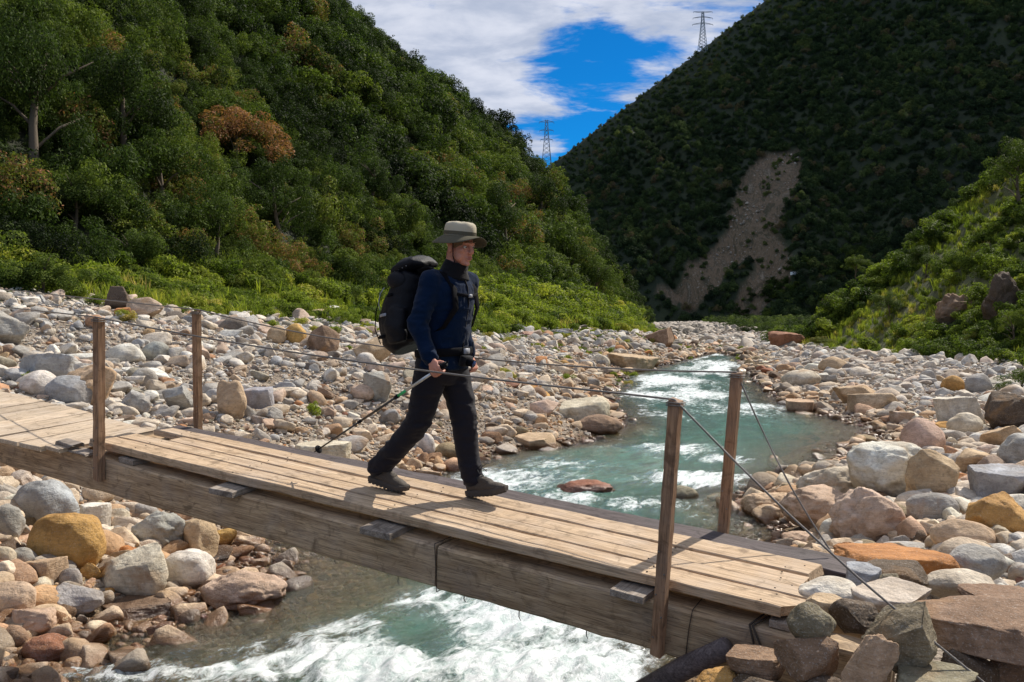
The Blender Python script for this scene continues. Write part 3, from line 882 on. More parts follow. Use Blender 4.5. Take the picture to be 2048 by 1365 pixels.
# outlines measured in the photograph: x0, y0, x1, y1, colour, kind, label [, distance]
HERO = [
    (30, 960, 156, 1066, 'blue', 'round', 'big blue grey boulder with an ochre underside, behind the orange one'),
    (62, 1026, 208, 1142, 'ochre', 'round', 'large orange ochre boulder below the left end of the bridge'),
    (195, 1088, 346, 1196, 'pale', 'block', 'big creased beige boulder at the water edge right of the orange one'),
    (320, 1100, 428, 1180, 'white', 'round', 'smooth white boulder touching the water below the bridge'),
    (397, 1138, 578, 1228, 'pink', 'lump', 'pointed pinkish boulder standing alone in the shallow water'),
    (190, 1196, 345, 1246, 'brown', 'slab', 'low wet brown rock lying in the shallows below the beige boulder'),
    (358, 1040, 436, 1128, 'tan', 'block', 'sunlit tan block under the bridge beside the water'),
    (265, 1022, 372, 1104, 'grey', 'lump', 'shaded grey lobed rock under the bridge beam'),
    (45, 1268, 147, 1332, 'red', 'round', 'wet reddish brown boulder at the lower left waterline'),
    (0, 1250, 57, 1306, 'brown', 'round', 'brown boulder at the left picture edge above the water'),
    (20, 1213, 112, 1280, 'pink', 'block', 'pinkish rock just above the wet reddish boulder'),
    (-30, 1165, 72, 1238, 'pink', 'round', 'broad pinkish grey boulder cut by the left picture edge'),
    (105, 1165, 206, 1240, 'grey', 'block', 'speckled grey triangular rock beside the shallows'),
    (48, 1113, 127, 1172, 'tan', 'slab', 'long tan rock leaning up below the orange boulder'),
    (18, 1095, 76, 1144, 'grey', 'round', 'small round grey stone left of the leaning tan rock'),
    (60, 1088, 112, 1130, 'brown', 'round', 'small brown stone tucked under the orange boulder'),
    (-20, 1093, 34, 1142, 'pale', 'round', 'pale stone at the left edge under the bridge'),
    (118, 1136, 162, 1178, 'grey', 'round', 'small grey cobble below the orange boulder'),
    (162, 1124, 208, 1162, 'ochre', 'block', 'small ochre block wedged beside the beige boulder'),
    (425, 1056, 474, 1100, 'ochre', 'block', 'ochre and white rock at the water edge under the beam'),
    (152, 1008, 216, 1064, 'white', 'slab', 'white slab behind the orange boulder'),
    (-25, 1010, 44, 1082, 'grey', 'round', 'dark grey stone beside the blue grey boulder'),
    (18, 940, 76, 986, 'pale', 'block', 'pale angular rock right under the beam at far left'),
    (215, 1018, 262, 1052, 'pale', 'block', 'small beige block on the pebbles under the bridge'),
    (-50, 618, 54, 690, 'grey', 'block', 'big flat topped grey boulder at the left picture edge above the bridge'),
    (40, 706, 150, 770, 'blue', 'slab', 'smooth blue grey slab on the left bank'),
    (32, 742, 116, 794, 'white', 'round', 'white boulder below the smooth blue grey slab'),
    (93, 752, 184, 816, 'blue', 'round', 'dark blue grey domed boulder beside the left deck boards'),
    (112, 730, 226, 818, 'tan', 'block', 'orange brown boulder behind the near left post'),
    (214, 574, 264, 624, 'dark', 'block', 'dark red brown block high on the left bank'),
    (255, 596, 334, 640, 'pink', 'block', 'pinkish tan boulder right of the dark block'),
    (230, 616, 262, 638, 'orange', 'slab', 'small bright orange rock below the dark block'),
    (208, 688, 290, 728, 'white', 'round', 'low white boulder between the two left posts'),
    (284, 684, 338, 722, 'grey', 'round', 'rounded grey boulder right of the low white one'),
    (240, 782, 304, 832, 'grey', 'block', 'angular grey rock near the far left post'),
    (322, 772, 380, 824, 'grey', 'block', 'angular grey rock left of the far left post'),
    (433, 762, 492, 840, 'tan', 'lump', 'tall layered beige boulder right of the far left post'),
    (486, 776, 546, 824, 'blue', 'slab', 'pale blue grey slab right of the layered beige boulder'),
    (566, 648, 612, 690, 'ochre', 'round', 'yellow lichen covered boulder on the left bank'),
    (616, 652, 678, 710, 'brown', 'block', 'brown boulder left of the backpack'),
    (700, 674, 784, 726, 'tan', 'block', 'tan brown boulder just left of the hiker'),
    (728, 744, 784, 808, 'grey', 'block', 'grey block left of the hiker\'s hip'),
    (700, 770, 748, 804, 'pink', 'round', 'small pinkish stone by the walking pole'),
    (536, 652, 572, 690, 'tan', 'round', 'tan stone left of the lichen covered boulder'),
    (0, 690, 28, 716, 'brown', 'round', 'small brown stone at the left edge of the bank'),
    (586, 884, 700, 930, 'pale', 'slab', 'pale flat rock behind the grey deck plank'),
    (818, 812, 862, 848, 'blue', 'round', 'bluish cobble left of the hiker\'s front knee'),
    (836, 868, 870, 910, 'white', 'round', 'white cobble between the hiker\'s legs'),
    (1118, 796, 1220, 848, 'pale', 'slab', 'flat beige boulder on the left river edge'),
    (1150, 830, 1244, 872, 'brown', 'round', 'wet brown boulder below the flat beige one'),
    (1215, 708, 1322, 748, 'tan', 'slab', 'flat brown boulder at the far left river edge'),
    (1290, 656, 1352, 694, 'brown', 'block', 'brown block with a dark face beyond the rapids'),
    (1030, 868, 1118, 904, 'tan', 'slab', 'low tan slab right of the hiker at the river edge'),
    (1060, 800, 1118, 838, 'pink', 'block', 'pinkish rock left of the flat beige boulder'),
    (1114, 958, 1230, 996, 'red', 'lump', 'wet red brown boulder in the middle of the river'),
    (1330, 972, 1396, 1012, 'green', 'round', 'half drowned greenish rock behind the near right post'),
    (1690, 886, 1852, 1010, 'white', 'lump', 'broad sculpted pale rock shelf at the right river edge'),
    (1592, 930, 1745, 1012, 'pale', 'lump', 'low pale sculpted rock stepping down to the calm pool'),
    (1660, 975, 1815, 1092, 'pink', 'lump', 'warm beige sculpted rock sloping into the river'),
    (1560, 972, 1712, 1062, 'pink', 'lump', 'low beige rock between the sloping rock and the far right post'),
    (1486, 984, 1610, 1034, 'tan', 'lump', 'flat tan rock tongue reaching into the river beside the far right post'),
    (1812, 900, 1908, 1008, 'tan', 'block', 'upright ribbed rock leaning on the pale shelf'),
    (1812, 984, 1912, 1048, 'grey', 'round', 'smooth oval grey boulder in front of the ribbed rock'),
    (1862, 1038, 1992, 1118, 'tan', 'round', 'large rounded tan boulder on the right bank'),
    (1962, 1050, 2024, 1102, 'pale', 'block', 'small pale angular boulder right of the rounded tan one'),
    (1925, 985, 2062, 1088, 'ochre', 'block', 'big split yellow tan block at the right edge'),
    (1950, 932, 2090, 1008, 'blue', 'slab', 'pale blue grey slab resting behind the yellow tan block'),
    (1998, 868, 2090, 944, 'grey', 'round', 'tall grey boulder at the right edge above the slab'),
    (1804, 838, 1890, 914, 'pink', 'round', 'pinkish domed boulder above the pale shelf'),
    (1866, 792, 1962, 858, 'white', 'slab', 'long white rock lying above the pinkish dome'),
    (1968, 786, 2090, 862, 'dark', 'block', 'dark brown boulder at the right edge'),
    (1894, 826, 1962, 872, 'pale', 'round', 'pale rounded rock below the long white one'),
    (1960, 850, 2050, 900, 'tan', 'block', 'rough tan rock below the dark brown boulder'),
    (1906, 900, 1996, 950, 'tan', 'block', 'tan wedge with a bright top beside the ribbed rock'),
    (1652, 1080, 1892, 1178, 'orange', 'slab', 'rusty orange slab beyond the right end of the bridge', 5.6),
    (1702, 1120, 1852, 1166, 'dark', 'slab', 'dark slate leaning on the rusty orange slab', 5.0),
    (1598, 1154, 1716, 1212, 'white', 'round', 'white oval stone at the end of the deck planks', 4.62),
    (1854, 1138, 1990, 1206, 'pale', 'round', 'long cream and brown boulder right of the orange slab', 4.9),
    (1840, 1192, 2160, 1322, 'brown', 'slab', 'huge flat brown slab in the lower right corner', 4.15),
    (1862, 1290, 2010, 1430, 'dark', 'block', 'shade darkened block supporting the front of the huge flat slab', 4.05),  # dark colour stands in for the shade under the slab
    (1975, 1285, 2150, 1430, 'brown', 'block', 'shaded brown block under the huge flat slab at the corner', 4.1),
    (1726, 1200, 1880, 1345, 'green', 'block', 'dark olive block at the foot of the steel rope', 3.95),  # dark stones of this pile carry its shade in their colour
    (1664, 1196, 1756, 1275, 'dark', 'block', 'dark brown block left of the olive one', 4.15),
    (1574, 1206, 1672, 1290, 'green', 'round', 'grey green rounded stone against the deck end', 4.05),
    (1556, 1268, 1682, 1368, 'brown', 'block', 'brown craggy rock below the grey green stone', 3.98),
    (1684, 1262, 1790, 1400, 'tan', 'block', 'rusty mottled rock standing in the lower right pile', 3.85),
    (1448, 1294, 1568, 1356, 'brown', 'slab', 'flat topped brown rock under the girder end', 4.25),
    (1386, 1336, 1480, 1400, 'ochre', 'block', 'small yellow rock at the bottom edge under the girder', 4.2),
    (1700, 1165, 1860, 1215, 'pale', 'slab', 'pale flat stone between the white oval and the brown slab', 4.55),
    (1690, 1128, 1760, 1190, 'blue', 'slab', 'bluish stone behind the white oval one', 4.85),
    (1750, 1145, 1800, 1175, 'green', 'block', 'small dark green grey stone under the slate', 4.8),
    (1930, 1176, 2090, 1225, 'brown', 'slab', 'narrow brown ledge behind the huge flat slab', 4.6),
    (1612, 1190, 1690, 1225, 'tan', 'slab', 'tan stone wedged under the white oval one', 4.3),
    (1900, 1090, 2010, 1165, 'grey', 'round', 'grey boulder below the rounded tan one', 5.6),
    (1780, 1330, 1960, 1420, 'green', 'slab', 'greenish rock at the bottom edge under the olive block', 3.8),
    (1590, 1350, 1690, 1420, 'dark', 'block', 'shade darkened stone at the bottom of the right pile', 3.9),  # shade at the pile's bottom put into the stone colour, next stone too
    (1470, 1345, 1600, 1420, 'dark', 'block', 'shade darkened stone at the bottom edge below the flat topped rock', 4.1),
    (1640, 1036, 1704, 1090, 'white', 'round', 'white boulder behind the end of the grey plank'),
    (1702, 1008, 1756, 1052, 'white', 'round', 'smooth white stone among the cracked white rocks'),
    (1752, 992, 1792, 1034, 'white', 'block', 'cracked white stone below the sculpted shelf'),
    (1700, 1060, 1752, 1096, 'white', 'block', 'cracked white stone right above the orange slab'),
    (1752, 1040, 1808, 1080, 'white', 'block', 'white broken stone left of the rounded tan boulder'),
    (1562, 1062, 1640, 1094, 'pink', 'lump', 'pinkish brown rock at the water beside the deck end'),
    (1758, 1084, 1866, 1112, 'grey', 'round', 'low dark grey stone in front of the rounded tan boulder'),
    (1636, 714, 1700, 748, 'tan', 'round', 'tan boulder on the right gravel bar beyond the post'),
    (1668, 770, 1752, 812, 'tan', 'block', 'tan brown pair of rocks at the right waterline'),
    (1782, 822, 1832, 850, 'pink', 'slab', 'pink flat rock at the waterline of the calm pool'),
    (1700, 786, 1790, 826, 'tan', 'slab', 'tan slab at the head of the calm pool'),
    (1742, 776, 1800, 808, 'pale', 'round', 'pale rounded stone behind the tan slab'),
    (1884, 752, 1928, 786, 'ochre', 'round', 'ochre rounded boulder on the right gravel bar'),
    (1930, 748, 1980, 788, 'grey', 'round', 'grey rounded boulder right of the ochre one'),
    (1540, 664, 1606, 698, 'red', 'block', 'red brown block at the foot of the grassy spur'),
    (1572, 800, 1628, 832, 'tan', 'slab', 'tan wet slab where the rapids enter the pool'),
    (1564, 740, 1640, 776, 'pale', 'round', 'pale boulder beside the far right post'),
]


def rot_rand(r, full=True):
    return Euler((r.uniform(-.25, .25), r.uniform(-.25, .25), r.uniform(0, 6.28)))


hero_xy = []
GF = lambda x, y: np.maximum(ground(x, y), zw(y) - .06)
for i, hrow in enumerate(HERO):
    x0, y0, x1, y1, cn, kd, lab = hrow[:7]
    xc, yc = (x0 + x1) / 2, (y0 + y1) / 2
    if len(hrow) > 7: D = hrow[7]
    else: D = ray_hit(xc, y1 - 2, GF, 3.2, 160)[1] 
    wd = (x1 - x0) / F_PX * D; ht = (y1 - y0) / F_PX * D
    dep = wd * (.8 if kd != 'slab' else .9)
    if len(hrow) > 7: D2 = D
    else:
        D2 = D + dep * .35
        wd = (x1 - x0) / F_PX * D2; ht = (y1 - y0) / F_PX * D2
    c = ray(xc, yc) * D2
    el = max(.05, -c[2] / D2)
    hz = math.sqrt(max((ht / 2) ** 2 - (el * dep / 2) ** 2, (ht * .33) ** 2))
    big = (x1 - x0) > 90
    p, fc = rock_co(kd, 300 + i, 5 if big else 4)
    sx, sy, sz = wd / 2 * 1.03, dep / 2, hz * 1.04
    if len(hrow) <= 7: sz *= 1.12; c = c - np.array([0, 0, hz * .10])
    # tilt slabs and blocks a little, keep the measured outline
    co = p * np.array([sx, sy, sz])
    me = mesh_np('boulder', co, fc, ROCKO)
    o = link('boulder', me, label=lab, cat='boulder', loc=tuple(c), group='boulders along the river banks')
    cc = np.array(COLS[cn]) * (1 + .06 * (rng.random(3) - .5)) 
    o.color = (*[float(v) for v in cc], 1)
    hero_xy.append((c[0], c[1], wd / 2, dep / 2, c[2], sz))
HX = np.array(hero_xy)

# rock templates for the fields of stones
TPL = []
lib = bpy.data.collections.new('templates')
for i in range(16):
    kd = ['round', 'block', 'block', 'slab', 'round', 'block', 'block', 'block'][i % 8]
    p, fc = rock_co(kd, 900 + i, 3)
    ax = [(1, .78, .62), (1, .8, .7), (1, .72, .66), (1, .75, .36), (1, .9, .75), (1, .8, .6), (1, .7, .6), (1, .68, .5)][i % 8]
    TPL.append((p * np.array(ax), fc, ax))
RT = [mesh_np('stone', a_, b_, ROCKI) for a_, b_, _ in TPL]
RTO = [mesh_np('boulder', a_, b_, ROCKO) for a_, b_, _ in TPL]
pal = [('white', .22), ('pale', .28), ('grey', .21), ('blue', .07), ('tan', .09), ('pink', .08), ('brown', .05), ('orange', .006), ('ochre', .010), ('red', .008), ('dark', .02), ('green', .03)]
pn = [x[0] for x in pal]; pw = np.array([x[1] for x in pal]); pw /= pw.sum(); PC = np.array([COLS[k] for k in pn])


def bank_ok(x, y, r):
    """stones lie on the bars, a few in the shallows"""
    L, R = xl(y), xr(y); m_ = np.minimum(x - L, R - x)
    inwater = m_ > 0
    ok = (m_ < .25) | (rng.random(len(x)) < np.where(m_ < 1.0, .22, .03)) | ((y < 12) & (x - L < 2.6) & (r < .11) & (rng.random(len(x)) < .25))
    hd = hill_d(x, y); sd_ = x - SPX(y)
    n = fbm2(x, y, 4, 81, 3)
    ok &= (hd < -4.5 + 2.2 * n) | ((hd < -.5) & (rng.random(len(x)) < .22))
    ok &= ~((y > 12) & (sd_ > -.9 + 1.5 * n) & (rng.random(len(x)) > .12)) & ~((y > 12) & (sd_ > 2.5))
    return ok


def under_bridge(x, y, ztop):
    d0 = x - P0[0]; d1 = y - P0[1]
    a_ = d0 * U[0] + d1 * U[1]; b_ = d0 * V[0] + d1 * V[1]
    zd = P0[2] + U[2] * a_ + V[2] * b_ - .40
    ins = (a_ > -8) & (a_ < 2.5) & (b_ > -.9) & (b_ < .6)
    return ins & (ztop > zd)


N = 230000
u_ = rng.random(N); y = 4.0 * (125 / 4.0) ** u_
x = (rng.random(N) * 2 - 1) * (y * .64 + 1.2)
rmin = np.maximum(.026, y * .0013)
r = np.minimum(rmin * (rng.random(N) ** (-1 / 2.6)), np.minimum(.12 + .0085 * y, .50))
# a second population of middle sized stones jumbled over both bars
N2 = 6000; y2 = 6.0 * (75 / 6.0) ** rng.random(N2); x2 = (rng.random(N2) * 2 - 1) * (y2 * .64 + 1.2)
r2 = (.06 + .16 * rng.random(N2) ** 1.6) * (1 + y2 / 60)
x = np.concatenate([x, x2]); y = np.concatenate([y, y2]); r = np.concatenate([r, r2])
keep = bank_ok(x, y, r)
x, y, r = x[keep], y[keep], r[keep]
ti_ = rng.integers(0, 16, len(x)); ti_ = np.where((r > .07) & (rng.random(len(x)) < .65), rng.choice([1, 2, 5, 6, 7, 9, 10, 13, 14, 15], len(x)), ti_); axz = np.array([t_[2][2] for t_ in TPL])[ti_]
z = ground(x, y)
zc = z + r * axz * .30
keep = ~under_bridge(x, y, zc + r * axz)
# keep small ones out of the hero boulders' bodies
for hx, hy, hw, hd_, hz_, hs_ in hero_xy:
    inside = (((x - hx) / (hw * .95)) ** 2 + ((y - hy) / (hd_ * .95)) ** 2 < 1) & (zc < hz_ + hs_)
    keep &= ~inside
pj_ = project(np.stack([x, y, zc], 1)); keep &= ~((pj_[:, 0] > 1230) & (pj_[:, 0] < 2080) & (pj_[:, 1] > 1190) & (pj_[:, 1] < 1480))
x, y, r, ti_, zc = x[keep], y[keep], r[keep], ti_[keep], zc[keep]
# colour: warmer and browner close to the water, white on the right bar
dwat = np.minimum(np.abs(x - xl(y)), np.abs(x - xr(y)))
ci = rng.choice(len(pn), len(x), p=pw)
colr = PC[ci] * (0.82 + .36 * rng.random(len(x)))[:, None]
warm = np.exp(-dwat / 2.2)[:, None]
colr = colr * (1 - warm) + colr * np.array([.92, .76, .60]) * warm
rb_ = (smooth((x - xr(y) - 1.5) / 3)[:, None] * .45 + smooth((xl(y) - x - 1.5) / 4)[:, None] * .22)
colr = colr * (1 - rb_) + rb_ * (.62 * np.array([1.0, .975, .94])) * (.75 + .45 * rng.random(len(x)))[:, None]
colr = np.clip(colr * np.where((x > xr(y)) & (dwat > 1), 1.08, 1.0)[:, None], 0, .82)
rotz = rng.random((len(x), 3)) * np.array([.7, .7, 6.28]) - np.array([.35, .35, 0])
P3 = np.stack([x, y, zc], 1)
pr = project(P3)
app = r / y * F_PX
inv = (pr[:, 0] > 10) & (pr[:, 0] < 2038) & (pr[:, 1] > 560) & (pr[:, 1] < 1355)
# the ones that show largest are things of their own
cand = np.where(inv, app, 0)
hidden = np.zeros(len(x), bool)
hidden |= (pr[:, 0] > 745) & (pr[:, 0] < 960) & (pr[:, 1] < 900)         # behind the hiker
dl_ = 855 + .237 * pr[:, 0]; hidden |= (pr[:, 1] > dl_ - 70) & (pr[:, 1] < dl_ + 120) & (pr[:, 0] < 1650)   # behind the deck and beam
cand[hidden] = 0
NB = 185
top = np.argsort(-cand)[:NB]; top = top[cand[top] > 0]
size_w = lambda s: 'large' if s > 30 else 'medium' if s > 20 else 'small'
cw = dict(white='white', pale='cream', grey='grey', blue='blue grey', tan='tan', pink='pinkish', brown='brown', orange='orange', ochre='ochre', red='reddish', dark='dark brown', green='greenish')
kw_ = ['rounded', 'angular', 'angular', 'flat', 'rounded', 'angular', 'angular', 'angular']
hp = project(HX[:, [0, 1, 4]])
seen = {}
for j in top:
    o = link('boulder', RTO[ti_[j]], cat='boulder', loc=tuple(P3[j])); o.rotation_euler = tuple(rotz[j]); o.scale = (float(r[j]),) * 3
    o.color = (*[float(v) for v in colr[j]], 1)
    px, py = pr[j, 0], pr[j, 1]
    d = np.hypot(hp[:, 0] - px, hp[:, 1] - py); q = int(np.argmin(d)); ref = HERO[q][6]
    dx, dy = px - hp[q, 0], py - hp[q, 1]
    rel = ('right of' if dx > 0 else 'left of') if abs(dx) > abs(dy) else ('in front of' if dy > 0 else 'behind')
    words = ref.split(); cut = []
    for wd_ in words:
        if wd_ in ('at', 'on', 'in', 'with', 'of', 'by', 'lying', 'just', 'right', 'left', 'behind', 'beside', 'below', 'above', 'under', 'beyond', 'between', 'high', 'touching', 'standing', 'resting', 'where', 'tucked', 'wedged', 'cut', 'among', 'against', 'leaning'): break
        cut.append(wd_)
    if len(cut) < 2: cut = words[:5]
    near_ = 'close ' if d[q] < 90 else ''
    base_lab = f"{size_w(app[j])} {cw[pn[ci[j]]]} {kw_[ti_[j] % 8]} rock {near_}{rel} the {' '.join(cut[:6])}"
    n_ = seen.get(base_lab, 0); seen[base_lab] = n_ + 1
    if n_: base_lab = base_lab.replace(' rock ', [' rock ', ' stone ', ' boulder ', ' cobble ', ' chunk '][n_ % 5], 1)
    o['label'] = base_lab; o['group'] = 'boulders along the river banks'
rest = np.ones(len(x), bool); rest[top] = False


def scatter(name, pts, rot, scale, idx, tint, templates, label=None, cat=None, **kw):
    """one object whose points carry instances of the template meshes"""
    me = bpy.data.meshes.new(name); me.vertices.add(len(pts)); me.vertices.foreach_set('co', np.asarray(pts, np.float32).ravel())
    a_ = me.attributes.new('rot', 'FLOAT_VECTOR', 'POINT'); a_.data.foreach_set('vector', np.asarray(rot, np.float32).ravel())
    a_ = me.attributes.new('scl', 'FLOAT_VECTOR', 'POINT'); a_.data.foreach_set('vector', np.asarray(scale, np.float32).ravel())
    a_ = me.attributes.new('tint', 'FLOAT_VECTOR', 'POINT'); a_.data.foreach_set('vector', np.asarray(tint, np.float32).ravel())
    a_ = me.attributes.new('idx', 'INT', 'POINT'); a_.data.foreach_set('value', np.asarray(idx, np.int32).ravel())
    o = link(name, me, label=label, cat=cat, kind='stuff')
    ng = bpy.data.node_groups.new(name, 'GeometryNodeTree')
    ng.interface.new_socket('Geometry', in_out='INPUT', socket_type='NodeSocketGeometry')
    ng.interface.new_socket('Geometry', in_out='OUTPUT', socket_type='NodeSocketGeometry')
    nd = ng.nodes; ln = ng.links
    gi = nd.new('NodeGroupInput'); go = nd.new('NodeGroupOutput')
    def named(n, dt):
        q = nd.new('GeometryNodeInputNamedAttribute'); q.data_type = dt; q.inputs['Name'].default_value = n; return q.outputs[0]
    g2i = nd.new('GeometryNodeGeometryToInstance')
    for tm in reversed(templates):
        oi = nd.new('GeometryNodeObjectInfo'); oi.inputs['Object'].default_value = tm; oi.transform_space = 'ORIGINAL'
        ln.new(oi.outputs['Geometry'], g2i.inputs[0])
    e2r = nd.new('FunctionNodeEulerToRotation'); ln.new(named('rot', 'FLOAT_VECTOR'), e2r.inputs[0])
    iop = nd.new('GeometryNodeInstanceOnPoints')
    m2p = nd.new('GeometryNodeMeshToPoints')
    ln.new(gi.outputs[0], m2p.inputs[0]); ln.new(m2p.outputs[0], iop.inputs['Points']); ln.new(g2i.outputs[0], iop.inputs['Instance'])
    iop.inputs['Pick Instance'].default_value = True
    ln.new(named('idx', 'INT'), iop.inputs['Instance Index']); ln.new(e2r.outputs[0], iop.inputs['Rotation']); ln.new(named('scl', 'FLOAT_VECTOR'), iop.inputs['Scale'])
    ln.new(iop.outputs[0], go.inputs[0])
    md = o.modifiers.new('scatter', 'NODES'); md.node_group = ng
    return o


def template_obj(name, me):
    return bpy.data.objects.new(name, me)           # never linked to the scene: only the scatter refers to it


RTOBJ = [template_obj('stone_template', m_) for m_ in RT]
left_side = x < (xl(y) + xr(y)) / 2
for nm, sel, lab in (('river_stones', rest & left_side, 'loose grey, white and tan river stones covering the left bank'), ('gravel_bar_stones', rest & ~left_side, 'loose pale river stones covering the right bank')):
    sc_ = np.repeat(r[sel][:, None], 3, 1) * (1 + .3 * (rng.random((sel.sum(), 3)) - .5))
    scatter(nm, P3[sel], rotz[sel], sc_, ti_[sel], colr[sel], RTOBJ, label=lab)
# rubble fan at the toe of the landslide
N = 5000
tx = rng.uniform(40, 190, N); ty = rng.uniform(180, 452, N)
tz = np.maximum(mountain(tx, ty), ground(tx, ty, False)); pj = project(np.stack([tx, ty, tz], 1))
sel = (pj[:, 0] > 1330 + 25 * np.sin(ty)) & (pj[:, 0] < 1560 + 30 * np.sin(tx)) & (pj[:, 1] > 618) & (pj[:, 1] < 672) & (mountain(tx, ty) > ground(tx, ty, False) - .5)
tr_ = .22 + .6 * rng.random(N) ** 3
scatter('slide_rubble', np.stack([tx, ty, tz], 1)[sel], rng.random((sel.sum(), 3)) * 6.28, np.repeat(tr_[sel][:, None], 3, 1), rng.integers(0, 16, sel.sum()),
        (np.array([.30, .24, .20])[None] * rng.uniform(.5, 1.5, (sel.sum(), 1))), RTOBJ, label='grey brown rubble fan at the foot of the landslide')

# ------------------------------------------------------------------ vegetation
def crown_mesh(name, seed, mat, leaves=2500, leaf=.07, lobes=18, flat=.75, spread=1.0, droop=.0, core=True, lr=(.26, .46)):
    """foliage as many small leaf faces on the shells of clumps; unit half width"""
    r = np.random.default_rng(seed)
    th = r.random(lobes) * 6.283; ph = np.arccos(1 - r.random(lobes) * 1.62); rad = .18 + .74 * r.random(lobes)
    lc = np.stack([np.sin(ph) * np.cos(th) * rad * spread, np.sin(ph) * np.sin(th) * rad * spread, np.cos(ph) * rad * flat], 1)
    lrad = r.uniform(*lr, lobes)
    li = r.choice(lobes, leaves, p=lrad ** 2 / (lrad ** 2).sum())
    d = r.normal(size=(leaves, 3)); d[:, 2] += .35; d /= np.linalg.norm(d, axis=1)[:, None]
    rr = lrad[li] * (1 - .42 * r.random(leaves) ** 2) * (1 + .25 * vnoise(d * 2.2 + li[:, None] * 3.3, seed))
    c = lc[li] + d * rr[:, None] * np.array([1, 1, flat + .1]); c[:, 2] -= droop * (np.hypot(c[:, 0], c[:, 1]) ** 2)
    n = d * .8 + r.normal(size=(leaves, 3)) * .55 + np.array([0, 0, .45]); n /= np.linalg.norm(n, axis=1)[:, None]
    a = np.cross(n, r.normal(size=(leaves, 3))); a /= np.linalg.norm(a, axis=1)[:, None]; b = np.cross(n, a)
    s = leaf * r.uniform(.6, 1.35, leaves)[:, None]
    q = np.stack([c - a * s, c - b * s * .45 + n * s * .12, c + a * s, c + b * s * .45 + n * s * .12], 1).reshape(-1, 3)
    me = mesh_np(name, q, np.arange(leaves * 4).reshape(-1, 4), mat, False)
    lv = np.clip(.5 + .22 * r.normal(size=leaves) + .18 * (r.random(lobes)[li] - .5) * 2, 0, 1)
    attr(me, 'leaf', np.repeat(lv, 4))
    return me


def tuft_mesh(name, seed, mat, blades=46, h=1.0, wid=.035, lean=.55):
    r = np.random.default_rng(seed); co = []; fc = []; lv = []
    for k in range(blades):
        th = r.random() * 6.283; base = np.array([r.normal() * .16, r.normal() * .16, 0]); L = h * r.uniform(.45, 1.0); ln = lean * r.uniform(.2, 1.2)
        dr = np.array([math.cos(th), math.sin(th), 0]); sd_ = np.array([-dr[1], dr[0], 0]) * wid * r.uniform(.6, 1.3)
        p0, p1, p2 = base, base + dr * ln * L * .35 + np.array([0, 0, L * .6]), base + dr * ln * L + np.array([0, 0, L * .92])
        i = len(co); co += [p0 - sd_, p0 + sd_, p1 + sd_ * .8, p1 - sd_ * .8, p2 + sd_ * .1, p2 - sd_ * .1]
        fc += [(i, i + 1, i + 2, i + 3), (i + 3, i + 2, i + 4, i + 5)]; lv += [r.random()] * 6
    me = mesh_np(name, np.array(co), np.array(fc), mat, False); attr(me, 'leaf', lv); return me


LEAF = leaf_mat('forest_leaves', [(0.0, (.012, .021, .009)), (.25, (.032, .050, .015)), (.5, (.070, .108, .026)), (.72, (.145, .195, .040)), (.88, (.25, .29, .058)), (.93, (.17, .12, .05)), (1.0, (.40, .19, .095))], 0.80, .30, .65)
LEAFB = leaf_mat('bright_leaves', [(0.0, (.040, .066, .016)), (.35, (.115, .155, .026)), (.65, (.24, .28, .045)), (.85, (.36, .35, .065)), (1.0, (.42, .32, .13))], 1.12, .42, .6)
LEAFD = leaf_mat('mountain_leaves', [(0.0, (.018, .030, .017)), (.35, (.048, .074, .030)), (.65, (.095, .128, .042)), (.88, (.18, .20, .055)), (1.0, (.15, .095, .065))], 1.0, .2, .8)
BARK = plain('bark', (.13, .10, .07), .9, .4, 14, .6)

CRN = [template_obj('crown_t', crown_mesh('crown_t', 10 + i, LEAF, 7000, .032, lr=(.08, .30), spread=1.15, lobes=[44, 56, 36, 64, 48, 50][i], flat=[.75, .65, .95, .6, .85, .7][i], droop=[0, .15, 0, .25, .1, 0][i])) for i in range(6)]
CRF = [template_obj('crown_far_t', crown_mesh('crown_far_t', 30 + i, LEAF, 3800, .045, lr=(.08, .32), spread=1.15, lobes=[36, 46, 30, 50][i], flat=[.75, .65, .9, .7][i])) for i in range(4)]
CRM = [template_obj('crown_mtn_t', crown_mesh('crown_mtn_t', 50 + i, LEAFD, 1900, .070, lobes=[10, 13, 9, 14][i], flat=[.75, .65, .9, .7][i])) for i in range(4)]
BSH = [template_obj('bush_t', crown_mesh('bush_t', 70 + i, LEAFB, 2200, .060, lobes=[11, 14, 9, 16][i], flat=[.75, .65, .9, .6][i], lr=(.22, .42))) for i in range(4)]
TUF = [template_obj('tuft_t', tuft_mesh('tuft_t', 90 + i, LEAFB, 50, 1.0, .022, [.5, .8, .35][i])) for i in range(3)]


def in_view(P, mx=260, my=160):
    q = project(P); return (q[:, 0] > -mx) & (q[:, 0] < 2048 + mx) & (q[:, 1] > -my) & (q[:, 1] < 1365 + my) & (P[:, 1] > 1)


def jitter_grid(x0, x1, y0, y1, s):
    gx, gy = np.meshgrid(np.arange(x0, x1, s), np.arange(y0, y1, s))
    gx = gx.ravel() + rng.uniform(-.5, .5, gx.size) * s; gy = gy.ravel() + rng.uniform(-.5, .5, gy.size) * s
    return gx, gy


